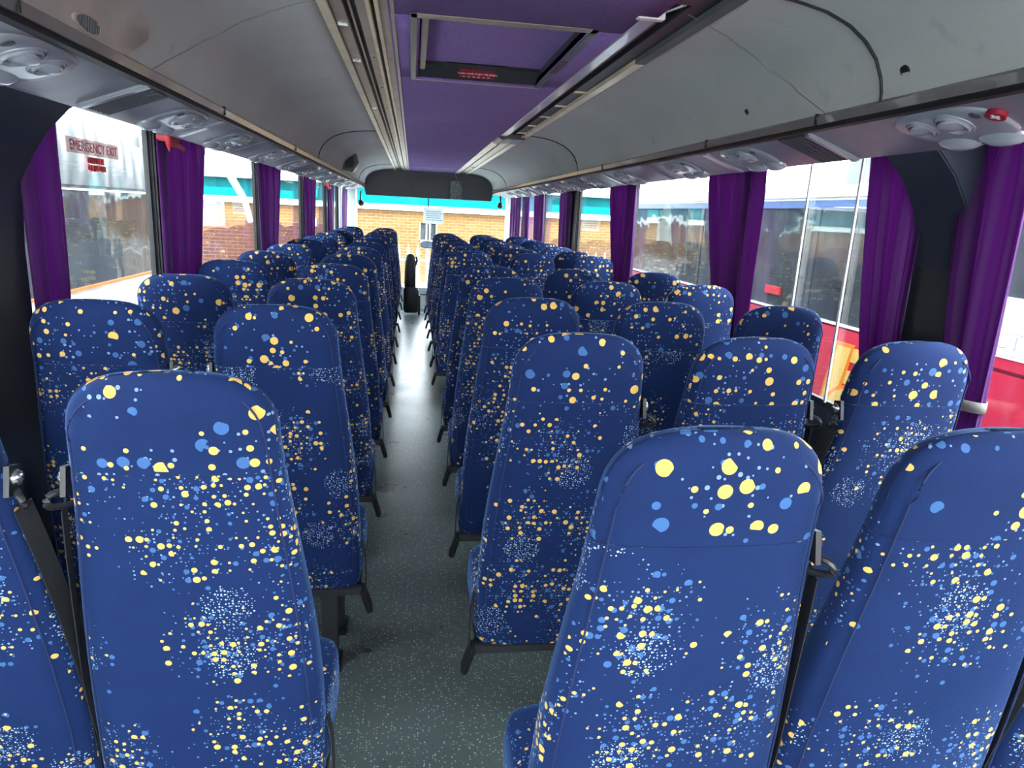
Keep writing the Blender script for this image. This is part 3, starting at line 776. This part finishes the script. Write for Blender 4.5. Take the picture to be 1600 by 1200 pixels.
# red sticker
SM = under_M(1, 1.315, 0.925)
rs = tag(MB().box(-0.001, 0.001, -0.001, 0.001, 0, 0.001, SM).loft([[SM @ Vector((0.019 * math.cos(2 * PI * k / 28), 0.021 * math.sin(2 * PI * k / 28), z)) for k in range(28)] for z in (-0.001, -0.0100)]).build('warning_sticker', 'signred', smooth=False), 'small round red sticker under the right rack at the right photo edge', 'sticker')
MB().box(-0.010, 0.010, -0.004, 0.002, -0.0108, -0.0098, SM).box(-0.003, 0.003, -0.010, 0.010, -0.0108, -0.0098, SM).build('white_mark', 'white', rs, smooth=False)
# black holes in the right rack
def hole(y, t, r):
    p = Vector(on_cove(1, t, y)); nrm = Vector((-0.8, 0, -0.55)) if t < 0.4 else Vector((-0.35, 0, -0.9))
    MB().lathe(p + nrm.normalized() * 0.001, nrm, [(0, 0.006), (r, 0.006), (r * 1.15, 0.008), (r * 1.2, 0.003)], 16).build('fixing_hole', 'groove', racks[1])
hole(1.50, 0.22, 0.012); hole(2.24, 0.25, 0.008)

# speaker panel on the left rack, near the camera
sp = thing('speaker_panel', 'raised beige panel with an oval speaker grille on the left rack', 'speaker', (0, 0, 0))
M['beige'] = simple('beige_moulding', (0.44, 0.40, 0.34), 0.6)
ed = [(0.03, 1.70), (0.10, 1.76), (0.20, 1.83), (0.26, 1.855), (0.31, 1.84), (0.36, 1.75), (0.40, 1.68), (0.46, 1.60)]
gr = [[on_cove(-1, t_, y_, lf) for t_, ye in ed for y_ in [0.9 + (ye - 0.9) * f]] for f, lf in ((0, 0.012), (0.5, 0.012), (0.8, 0.012), (0.985, 0.012), (1.0, 0.008), (1.003, 0.0))]
q = MB().sheet(gr).build('moulding', 'beige', sp, angle=40); q.modifiers.new('thickness', 'SOLIDIFY').thickness = 0.004
pc = Vector(on_cove(-1, 0.145, 1.545, 0.013))
nv = Vector((0.98, 0, -0.12)).normalized(); tv = Vector((0.12, 0, 0.98)).normalized(); 
el = MB(); 
rg = [[pc + nv * h + Vector((0, 1, 0)) * (0.060 * s * math.cos(a)) + tv * (0.017 * s * math.sin(a)) for a in [2 * PI * k / 28 for k in range(28)]] for s, h in ((1.0, -0.002), (1.0, 0.005), (0.86, 0.005), (0.84, 0.002))]
el.loft(rg).build('grille_ring', 'beige', sp)
for k in range(-4, 5):
    y = k * 0.011; hh = 0.0135 * math.sqrt(max(0.05, 1 - (y / 0.052) ** 2))
    MB().tube([pc + nv * 0.003 + Vector((0, y, 0)) - tv * hh, pc + nv * 0.003 + Vector((0, y, 0)) + tv * hh], 0.0022, 6).build('grille_bar', 'grille', sp)

# small wedge speaker far along the left rack
ws = thing('wedge_speaker', 'small dark wedge shaped speaker on the left rack towards the front', 'speaker', (-0.575, 6.75, 1.735))
MB().prism([(-0.06, -0.075), (0.035, -0.095), (0.085, -0.02), (0.055, 0.115), (-0.045, 0.05)], 'y', -0.12, 0.02).build('cabinet', 'bulk', ws, smooth=False, bevel=0.003)
MB().box(-0.03, 0.045, -0.124, -0.118, -0.055, 0.040).build('speaker_cloth', 'groove', ws, smooth=False, bevel=0.002)

# emergency hammers
def hammer(label, x, y):
    h = thing('emergency_hammer', label, 'emergency hammer', (x, y, 1.556), 'red emergency hammers')
    MB().box(-0.028, 0.028, -0.050, 0.050, -0.012, 0.020).build('bracket', 'red', h, smooth=False, bevel=0.005)
    MB().tube([(0.022, -0.075, -0.018), (0.022, -0.045, -0.020), (0.022, 0.03, -0.022), (0.022, 0.095, -0.030)], [0.010, 0.011, 0.010, 0.008], 12).build('handle', 'red', h)
    hd = MB().tube([(0.022, -0.070, -0.044), (0.022, -0.070, -0.022), (0.022, -0.070, 0.004)], [0.004, 0.011, 0.012], 12).build('hammer_head', 'red', h)
    MB().tube([(0.022, -0.070, -0.052), (0.022, -0.070, -0.042)], [0.001, 0.004], 8).build('steel_tip', 'chrome', hd)
hammer('red emergency hammer above the curtain of the left exit window', -0.90, 2.86)
hammer('small far red emergency hammer high on the left side', -0.92, 8.0)

# emergency exit sign on the left window, red lettering strips below
es = thing('exit_sign', 'dark red lettered emergency exit strip stuck on the left window glass', 'sign', (XL - 0.004, 2.475, 1.484))
t_ = NT('smoked_strip'); _tr = t_.n('BsdfTransparent'); _tr.inputs[0].default_value = (0.72, 0.60, 0.60, 1)
_d = t_.n('BsdfDiffuse'); _d.inputs[0].default_value = (0.50, 0.36, 0.34, 1); _m = t_.n('MixShader'); _m.inputs[0].default_value = 0.35
t_.l(_tr.outputs[0], _m.inputs[1]); t_.l(_d.outputs[0], _m.inputs[2]); M['smoke'] = t_.finish(_m)
MB().box(-0.003, 0.0, -0.185, 0.185, -0.024, 0.021).build('sign_strip', 'smoke', es, smooth=False)
tm = text_mesh('EMERGENCY EXIT', 0.0425, 'lettering', 'signred')
o = link('lettering', tm, es); o.location = (0.002, 0.0, -0.003); o.rotation_euler = (PI / 2, 0, PI / 2)
bs = MB(); rnd = random.Random(3)
for r_ in range(2):
    yy = -0.06
    while yy < 0.055:
        w = rnd.uniform(0.008, 0.022); bs.box(0.0, 0.002, yy, yy + w, -0.046 - r_ * 0.023 - rnd.uniform(0.0, 0.004), -0.030 - r_ * 0.023); yy += w + rnd.uniform(0.001, 0.004)
bs.build('red_small_print', 'red', es, smooth=False)

# thin white bars on the right window
gb = thing('glazing_bar', 'thin upright white bar on the right window, nearer the dark hoop', 'bar', (XR - 0.002, 2.16, ZSILL), 'white bars on right window')
MB().box(-0.003, 0.003, -0.005, 0.005, 0.02, 0.88).build('bar', 'white', gb, smooth=False)
g2 = copy_tree(gb); g2.location.y = 2.46; g2['label'] = 'thin upright white bar on the right window, farther from the dark hoop'

# ------------------------------------------------------------------ front of the coach
fb = MB()
outline = [(XC + s * (a + 0.02), z + 0.03) for s, seq in ((-1, PROF), (1, PROF[::-1])) for a, z in seq]
poly = [(-0.62, 1.50)] + outline + [(1.06, 1.50)]
struct(MB().prism(poly, 'y', 9.74, 9.80).build('wall_front', 'bulk', smooth=False))
struct(MB().box(XL, XR, 9.76, YF + 0.1, 1.60, 1.66).build('trim_%d' % tn, 'bulk', smooth=False)); tn += 1
struct(MB().box(XL, XR, 9.745, 9.80, 1.80, 2.05).build('trim_%d' % tn, 'bulk', smooth=False)); tn += 1
fbz = thing('blind_panel', 'glossy dark panel on the front bulkhead above the windscreen', 'panel', (0.19, 9.735, 1.62))
MB().box(-0.20, 0.30, -0.012, 0.0, -0.12, 0.13).build('screen', 'bulk', fbz, smooth=False, bevel=0.01)
MB().box(0.31, 0.46, -0.012, 0.0, -0.12, 0.12).build('felt_patch', 'greyfoam', fbz, smooth=False)
cb = MB()
cb.tube([(0.56, 9.70, 1.83), (0.60, 9.71, 1.76), (0.66, 9.72, 1.66), (0.67, 9.72, 1.52)], 0.014, 8)
tag(cb.build('cable_conduit', 'pillar'), 'grey bent conduit running down the dark front bulkhead', 'cable')
struct(MB().prism([(10.42, 0.10), (10.426, 0.10), (10.186, 1.66), (10.18, 1.66)], 'x', -0.80, 1.38).build('window_%d' % wn, 'screen', smooth=False)); wn += 1
# A-pillars
struct(MB().prism([(-1.0, 10.25), (-0.80, 10.28), (-0.78, 10.34), (-1.0, 10.40)], 'z', -0.3, 1.66).build('trim_%d' % tn, 'soffit', smooth=False)); tn += 1
struct(MB().prism([(1.44, 10.25), (1.36, 10.28), (1.34, 10.34), (1.44, 10.40)], 'z', -0.3, 1.66).build('trim_%d' % tn, 'soffit', smooth=False)); tn += 1
struct(MB().box(-0.80, 1.38, 10.36, 10.44, -0.36, 0.10).build('trim_%d' % tn, 'dash', smooth=False)); tn += 1
# pale moulded dash unit seen at the end of the aisle
du = thing('dash_cabinet', 'pale moulded cabinet at the end of the aisle below the windscreen', 'cabinet', (0.12, 9.62, -0.30))
MB().box(-0.30, 0.55, 0.0, 0.55, 0.0, 0.60).build('body', 'dash', du, smooth=False, bevel=0.02)
MB().box(-0.03, 0.09, -0.006, 0.0, 0.50, 0.515).build('slot', 'groove', du, smooth=False)
MB().box(0.07, 0.076, -0.004, 0.0, 0.02, 0.30).build('panel_gap', 'grille', du, smooth=False)
MB().box(-0.03, 0.16, -0.004, 0.0, 0.30, 0.306).build('panel_gap', 'grille', du, smooth=False)
# dark folded courier seat at front left of the aisle
cs = thing('courier_seat', 'black folded courier seat at the front end of the aisle, left side', 'seat', (-0.02, 9.16, 0))
MB().loft([sring(0, 0, z, w, d, 3.2, 24) for z, w, d in ((0.34, 0.05, 0.05), (0.36, 0.075, 0.06), (0.55, 0.072, 0.055), (0.70, 0.066, 0.05), (0.765, 0.05, 0.04), (0.785, 0.02, 0.02))]).build('backrest', 'black', cs)
MB().loft([sring(0.015, -0.03, z, w, d, 3.4, 24) for z, w, d in ((0.03, 0.085, 0.04), (0.06, 0.10, 0.055), (0.32, 0.098, 0.06), (0.36, 0.08, 0.05))]).build('folded_cushion', 'black', cs)
MB().tube([(0.06, 0.0, 0.62), (0.085, 0.0, 0.70), (0.075, 0.0, 0.755)], [0.014, 0.016, 0.012], 10).build('grab_handle', 'black', cs)
MB().box(0.105, 0.135, -0.05, 0.0, 0.0, 0.26).build('support', 'frame', cs, smooth=False, bevel=0.004)
# paper notice on windscreen
pn = thing('paper_notice', 'white printed notice sheet stuck inside the windscreen centre', 'notice', (0.30, 10.2375, 1.275)); pn.rotation_euler = (math.radians(8.74), 0, 0)
t_ = NT('thin_paper'); _a = t_.n('BsdfDiffuse'); _a.inputs[0].default_value = (0.8, 0.82, 0.82, 1); _b = t_.n('BsdfTranslucent'); _b.inputs[0].default_value = (0.62, 0.68, 0.70, 1)
_m = t_.n('MixShader'); _m.inputs[0].default_value = 0.5; t_.l(_a.outputs[0], _m.inputs[1]); t_.l(_b.outputs[0], _m.inputs[2]); M['paper'] = t_.finish(_m)
MB().box(-0.15, 0.135, -0.002, 0.0, -0.12, 0.10).build('sheet', 'paper', pn, smooth=False)
ln = MB(); rnd = random.Random(5)
for r_ in range(5):
    x = -0.11
    while x < 0.09:
        w = rnd.uniform(0.015, 0.04); ln.box(x, x + w, -0.0032, -0.002, 0.045 - r_ * 0.030, 0.057 - r_ * 0.030); x += w + 0.008
ln.build('print_lines', 'ink', pn, smooth=False)
# devices at the windscreen's upper corners
def device(label, x, z, s):
    d = thing('windscreen_camera', label, 'camera', (x, 10.13, z), 'devices at windscreen corners')
    MB().tube([(0, 0.10, 0.15), (0, 0.02, 0.08), (0.0, 0, 0.02)], 0.012, 8).build('bracket', 'black', d)
    MB().lathe((0.0, 0.0, 0.0), (0.4 * s, -0.7, -0.4), [(0.03, -0.02), (0.042, 0.0), (0.040, 0.035), (0.025, 0.05), (0, 0.052)], 16).build('head', 'black', d)
device('small dark device hanging at the upper left windscreen corner', -0.72, 1.40, 1)
device('small dark device hanging at the upper right windscreen corner', 1.24, 1.46, -1)
# exterior mirror seen through the windscreen
em = thing('wing_mirror', 'dark oval outside mirror on a thin stalk, ahead of the windscreen', 'mirror', (0.235, 11.0, 0.82))
MB().loft([[(0.115 * s * math.copysign(abs(math.cos(a)) ** 0.8, math.cos(a)), y, 0.060 * s * math.copysign(abs(math.sin(a)) ** 0.8, math.sin(a))) for a in [2 * PI * k / 28 for k in range(28)]] for s, y in ((0.4, 0.09), (0.85, 0.06), (1.0, 0.02), (1.0, -0.01), (0.93, -0.02))]).build('housing', 'black', em)
MB().loft([[(0.10 * math.copysign(abs(math.cos(a)) ** 0.8, math.cos(a)), y, 0.048 * math.copysign(abs(math.sin(a)) ** 0.8, math.sin(a))) for a in [2 * PI * k / 28 for k in range(28)]] for y in (-0.021, -0.024)]).build('mirror_glass', 'mirror', em)
MB().tube([(0.0, 0.03, 0.05), (0.0, 0.03, 0.40), (0.0, -0.10, 0.85), (0, -0.5, 0.95)], 0.009, 8).build('stalk', 'black', em)
MB().box(0.125, 0.165, -0.02, 0.03, -0.02, 0.05).build('marker_lamp', 'red', em, smooth=False, bevel=0.004)

# ------------------------------------------------------------------ outside: yard, building, fence, coaches
GZ = -1.05
yard = MB().box(-40, 40, -25, 45, GZ - 0.2, GZ).build('ground', 'tarmac', smooth=False); struct(yard)
BY = 18.0
bb = thing('brick_building', 'orange brick building with turquoise fascia across the yard ahead', 'building', (0, BY, GZ))
def zz(z): return z - GZ
bw = MB(); wx0, wx1, wz0, wz1 = 0.17, 0.62, 0.56, 1.02
bw.box(-16, wx0, 0, 0.3, 0, zz(1.30)).box(wx1, 16, 0, 0.3, 0, zz(1.30)).box(wx0, wx1, 0, 0.3, 0, zz(wz0)).box(wx0, wx1, 0, 0.3, zz(wz1), zz(1.30))
bw.build('brick_wall', 'brick', bb, smooth=False)
MB().box(-16.2, 16.2, -0.12, 0.3, zz(1.30), zz(1.44)).build('soffit_board', 'soffit', bb, smooth=False)
MB().box(-16.2, 16.2, -0.14, 0.3, zz(1.44), zz(1.86)).build('fascia', 'teal', bb, smooth=False)
MB().prism([(-0.3, zz(1.86)), (4.0, zz(2.1)), (4.0, zz(1.86))], 'x', -16.3, 16.3).build('roof', 'shed', bb, smooth=False)
w = MB().box(wx0, wx1, 0.08, 0.12, zz(wz0), zz(wz1)).build('window', 'darkglass', bb, smooth=False)
fr = MB()
for a, b in ((wx0, wx0 + 0.03), (wx1 - 0.03, wx1), ((wx0 + wx1) / 2 - 0.06, (wx0 + wx1) / 2 - 0.025), ((wx0 + wx1) / 2 + 0.025, (wx0 + wx1) / 2 + 0.06)): fr.box(a, b, 0.03, 0.08, zz(wz0), zz(wz1))
fr.box(wx0, wx1, 0.03, 0.08, zz(wz0), zz(wz0) + 0.04)
fr.build('window_frame', 'white', w, smooth=False)
# palisade fence
FY = 15.5
fe = thing('palisade_fence', 'pale galvanised palisade fence in front of the brick building', 'fence', (0, FY, GZ))
for z in (0.30, 0.02 + 1.05 + 0.22): MB().box(-9, 9, 0.0, 0.04, z, z + 0.05).build('rail', 'galv', fe, smooth=False)
pale = MB().prism([(-0.035, 0.05), (0.035, 0.05), (0.035, 1.50), (0.02, 1.58), (0.0, 1.66), (-0.02, 1.58), (-0.035, 1.50)], 'y', -0.012, 0.0).mesh('pale', 'galv', smooth=False)
for i in range(86):
    p_ = link('pale', pale, fe); p_.location.x = -9 + 0.21 * i + 0.1
dp = tag(MB().tube([(1.18, 14.6, 0.72), (1.05, 14.7, 0.45), (0.7, 14.9, -1.0)], 0.035, 8).build('leaning_post', 'galv'), 'pale slanting post in front of the brick wall, right of the notice', 'post')

def coach_body(name, label, x0, x1, y0, y1, loc):
    return thing(name, label, 'coach', loc)
# left: white coach parked alongside, dark windows, upper panel painted with rippled grey sky reflection
lc = thing('parked_coach', 'white parked coach with dark side windows, seen through the left windows', 'coach', (-2.55, 0, GZ))
def lb(n, x0, x1, y0, y1, z0, z1, m, par=lc, **k): return MB().box(x0, x1, y0, y1, zz(z0), zz(z1)).build(n, m, par, smooth=False, **k)
lb('body', -2.4, 0.0, -4.0, 7.6, GZ + 0.25, 0.60, 'coachwhite', bevel=0.03)
lb('side_glass', -2.38, -0.015, -4.0, 7.55, 0.60, 1.38, 'darkglass')
lb('upper_panel', -2.4, -0.01, -4.0, 7.6, 1.38, 1.915, 'wavy_reflection', bevel=0.02)
for y in (-1.0, 1.2, 3.4, 5.4): lb('window_pillar', -0.03, -0.008, y, y + 0.07, 0.60, 1.38, 'pillar_dark')
lb('window_rail', -0.03, -0.004, -4.0, 7.55, 1.36, 1.375, 'galv')
lb('red_pinstripe', -0.03, 0.002, -4, 7.55, 0.600, 0.622, 'coachorange')
MB().tube([(0.0, 7.3, zz(1.83)), (0.05, 8.2, zz(1.95)), (0.08, 9.2, zz(1.90)), (0.10, 10.2, zz(1.66)), (0.12, 10.9, zz(1.35)), (0.12, 11.2, zz(1.05))], [0.05, 0.05, 0.05, 0.048, 0.045, 0.04], 10).build('mirror_arm', 'coachwhite', lc)
MB().loft([sring(0.08, 9.3, zz(z), 0.13, 0.16, 4, 20) for z in (1.02, 1.05, 1.30, 1.36)]).build('mirror_head', 'shed', lc)
for k, y in enumerate((-1.6, 5.2)):
    MB().lathe((-0.02, y, 0.46), (1, 0, 0), [(0.46, -0.25), (0.46, -0.02), (0.40, 0.0), (0.26, 0.0), (0.22, -0.05), (0, -0.05)], 28).build('wheel', 'rub', lc)
lw = thing('added_brick_wall', 'added low dark red wall behind the left mirror arm, for brick dimmed by reflection', 'wall', (-5.2, 15.0, GZ))  # added wall, standing in for building brick darkened by a reflection
MB().box(-3.5, 3.6, 0, 0.25, 0, zz(0.96)).build('masonry', 'brick_dimmed', lw, smooth=False)

# right: red coach with dark windows, white roof and big yellow lettering
rc = thing('parked_coach', 'red parked coach with yellow lettering and dark windows, seen through the right windows', 'coach', (2.80, 0, GZ))
def rb(n, x0, x1, y0, y1, z0, z1, m, par=rc, **k): return MB().box(x0, x1, y0, y1, zz(z0), zz(z1)).build(n, m, par, smooth=False, **k)
rb('body', 0.0, 2.4, -4, 9.2, GZ + 0.25, 0.74, 'coachred', bevel=0.02)
rb('side_glass', 0.012, 2.38, -4, 9.15, 0.74, 1.50, 'darkglass')
rb('white_sill_line', -0.006, 0.03, 3.02, 9.15, 0.735, 0.75, 'coachwhite')
rb('blue_band', 0.0, 2.4, -4, 9.2, 1.49, 1.545, 'coachblue')
rb('roof', -0.02, 2.4, -4, 9.2, 1.545, 1.64, 'coachwhite', bevel=0.02)
wp = rb('white_panel', -0.006, 0.03, -4, 3.0, 0.81, 1.08, 'coachwhite')
rb('panel_edge', -0.007, 0.03, -4, 3.0, 0.795, 0.807, 'coachwhite')
rb('red_panel', -0.003, 0.03, -4, 3.0, 0.74, 0.795, 'coachred')
tm = text_mesh('UT', 0.11, 'outline_lettering', 'ink')
# outlined letters: a grey letter with a slightly smaller white one on top
ol = link('outline_lettering', tm, wp); ol.location = (-0.008, 2.86, zz(0.875)); ol.rotation_euler = (PI / 2, 0, -PI / 2)
t2 = text_mesh('UT', 0.104, 'letter_fill', 'coachwhite'); o2 = link('letter_fill', t2, wp); o2.location = (-0.0095, 2.86, zz(0.875)); o2.rotation_euler = (PI / 2, 0, -PI / 2); o2.scale = (0.985, 0.94, 1)
for y in (-1.5, 0.6, 4.6, 6.6): rb('window_pillar', 0.004, 0.03, y, y + 0.05, 0.75, 1.49, 'pillar_dark')
# yellow lettering: slanted bar, stripes and a ring, orange outlined   (u towards -y, as read from here)
def deco(name, poly, m, t):
    MB().prism([(y, zz(z)) for y, z in poly], 'x', t, 0.02).build(name, m, rc, smooth=False)
deco('yellow_stripe', [(4.02, 0.62), (3.2, 0.62), (3.2, 0.53), (4.02, 0.53)], 'coachyellow', -0.006)
deco('yellow_stripe', [(4.06, 0.47), (3.2, 0.47), (3.2, 0.38), (4.06, 0.38)], 'coachyellow', -0.006)
deco('yellow_stripe', [(4.10, 0.31), (3.2, 0.31), (3.2, 0.20), (4.10, 0.20)], 'coachyellow', -0.006)
deco('slanted_letter_outline', [(4.17, 0.64), (3.98, 0.64), (4.12, 0.05), (4.31, 0.05)], 'coachorange', -0.010)
deco('slanted_letter', [(4.145, 0.615), (4.005, 0.615), (4.145, 0.05), (4.285, 0.05)], 'coachyellow', -0.014)
def ringpoly(name, cy, cz, r0, r1, m, t):
    k_ = MB(); n = 32
    a_ = [[(xx, cy + r * math.cos(2 * PI * i / n), zz(cz + r * math.sin(2 * PI * i / n))) for i in range(n)] for xx, r in ((t, r0), (t, r1), (0.02, r1), (0.02, r0), (t, r0))]
    k_.loft(a_, cap=False).build(name, m, rc, smooth=False)
ringpoly('round_letter_outline', 3.97, 0.13, 0.07, 0.245, 'coachorange', -0.016)
ringpoly('round_letter', 3.97, 0.13, 0.095, 0.22, 'coachyellow', -0.020)
for y in (-1.2, 6.4):
    MB().lathe((0.02, y, 0.46), (-1, 0, 0), [(0.46, -0.25), (0.46, -0.02), (0.40, 0.0), (0.26, 0.0), (0.22, -0.05), (0, -0.05)], 28).build('wheel', 'rub', rc)
sn = MB().box(-0.004, 0.02, 5.0, 5.22, zz(0.84), zz(0.90)).build('red_window_sticker', 'red', rc, smooth=False)
# shed added beyond the red coach; its grey stands in for sky reflections
sh = thing('added_shed', 'added pale grey shed beyond the red coach, in place of grey sky reflections', 'building', (9.0, 3.0, GZ))
M['shedwall'] = simple('grey_green_stand_in', (0.062, 0.072, 0.068), 0.7, var=0.35, vscale=0.8)
MB().box(0, 6, -14, 11, 0, zz(3.2)).build('cladding', 'shedwall', sh, smooth=False)
MB().prism([(-0.3, zz(3.2)), (6.3, zz(3.2)), (6.3, zz(3.6))], 'y', -14.2, 11.2).build('roof', 'shed', sh, smooth=False)

# ------------------------------------------------------------------ light
wd = bpy.data.worlds.new('World'); scene.world = wd; wd.use_nodes = True
nt = wd.node_tree; nt.nodes.clear()
bg = nt.nodes.new('ShaderNodeBackground'); wo = nt.nodes.new('ShaderNodeOutputWorld')
tcw = nt.nodes.new('ShaderNodeTexCoord'); sx = nt.nodes.new('ShaderNodeSeparateXYZ'); rp = nt.nodes.new('ShaderNodeValToRGB')
nt.links.new(tcw.outputs['Generated'], sx.inputs[0]); nt.links.new(sx.outputs[2], rp.inputs[0])
rp.color_ramp.elements[0].position = 0.0; rp.color_ramp.elements[0].color = (0.95, 0.97, 1.0, 1)
rp.color_ramp.elements[1].position = 0.9; rp.color_ramp.elements[1].color = (0.62, 0.78, 1.0, 1)
nt.links.new(rp.outputs[0], bg.inputs[0]); bg.inputs[1].default_value = 9.0
nt.links.new(bg.outputs[0], wo.inputs[0])
sun = bpy.data.lights.new('sun', 'SUN'); sun.energy = 5.0; sun.angle = math.radians(9.0); sun.color = (1.0, 0.95, 0.86)
so = bpy.data.objects.new('sun', sun); COL.objects.link(so)
so.rotation_euler = Vector((-0.42, 0.52, -0.75)).to_track_quat('-Z', 'Y').to_euler()

# ------------------------------------------------------------------ camera
yaw, pitch, roll, F = 0.15059754, 0.24078552, -0.05057829, 1080.0
cy, sy, cp, spn, cr, sr = math.cos(yaw), math.sin(yaw), math.cos(pitch), math.sin(pitch), math.cos(roll), math.sin(roll)
fwd = Vector((sy * cp, cy * cp, -spn)); right = Vector((cy, -sy, 0)); down = fwd.cross(right)
r2 = cr * right + sr * down; d2 = -sr * right + cr * down
cam = bpy.data.cameras.new('camera'); cam.sensor_width = 36.0; cam.lens = F / 1600 * 36.0; cam.clip_start = 0.02; cam.clip_end = 200
co = bpy.data.objects.new('camera', cam); COL.objects.link(co)
co.matrix_world = Matrix(((r2.x, -d2.x, -fwd.x, 0), (r2.y, -d2.y, -fwd.y, 0), (r2.z, -d2.z, -fwd.z, 1.346), (0, 0, 0, 1)))
scene.camera = co
scene.view_settings.view_transform = 'Standard'; scene.view_settings.look = 'None'
scene.view_settings.exposure = 1.05; scene.view_settings.gamma = 1.0; scene.view_settings.use_curve_mapping = False
scene.cycles.max_bounces = 12; scene.cycles.diffuse_bounces = 6; scene.cycles.transparent_max_bounces = 24
scene.cycles.use_denoising = True
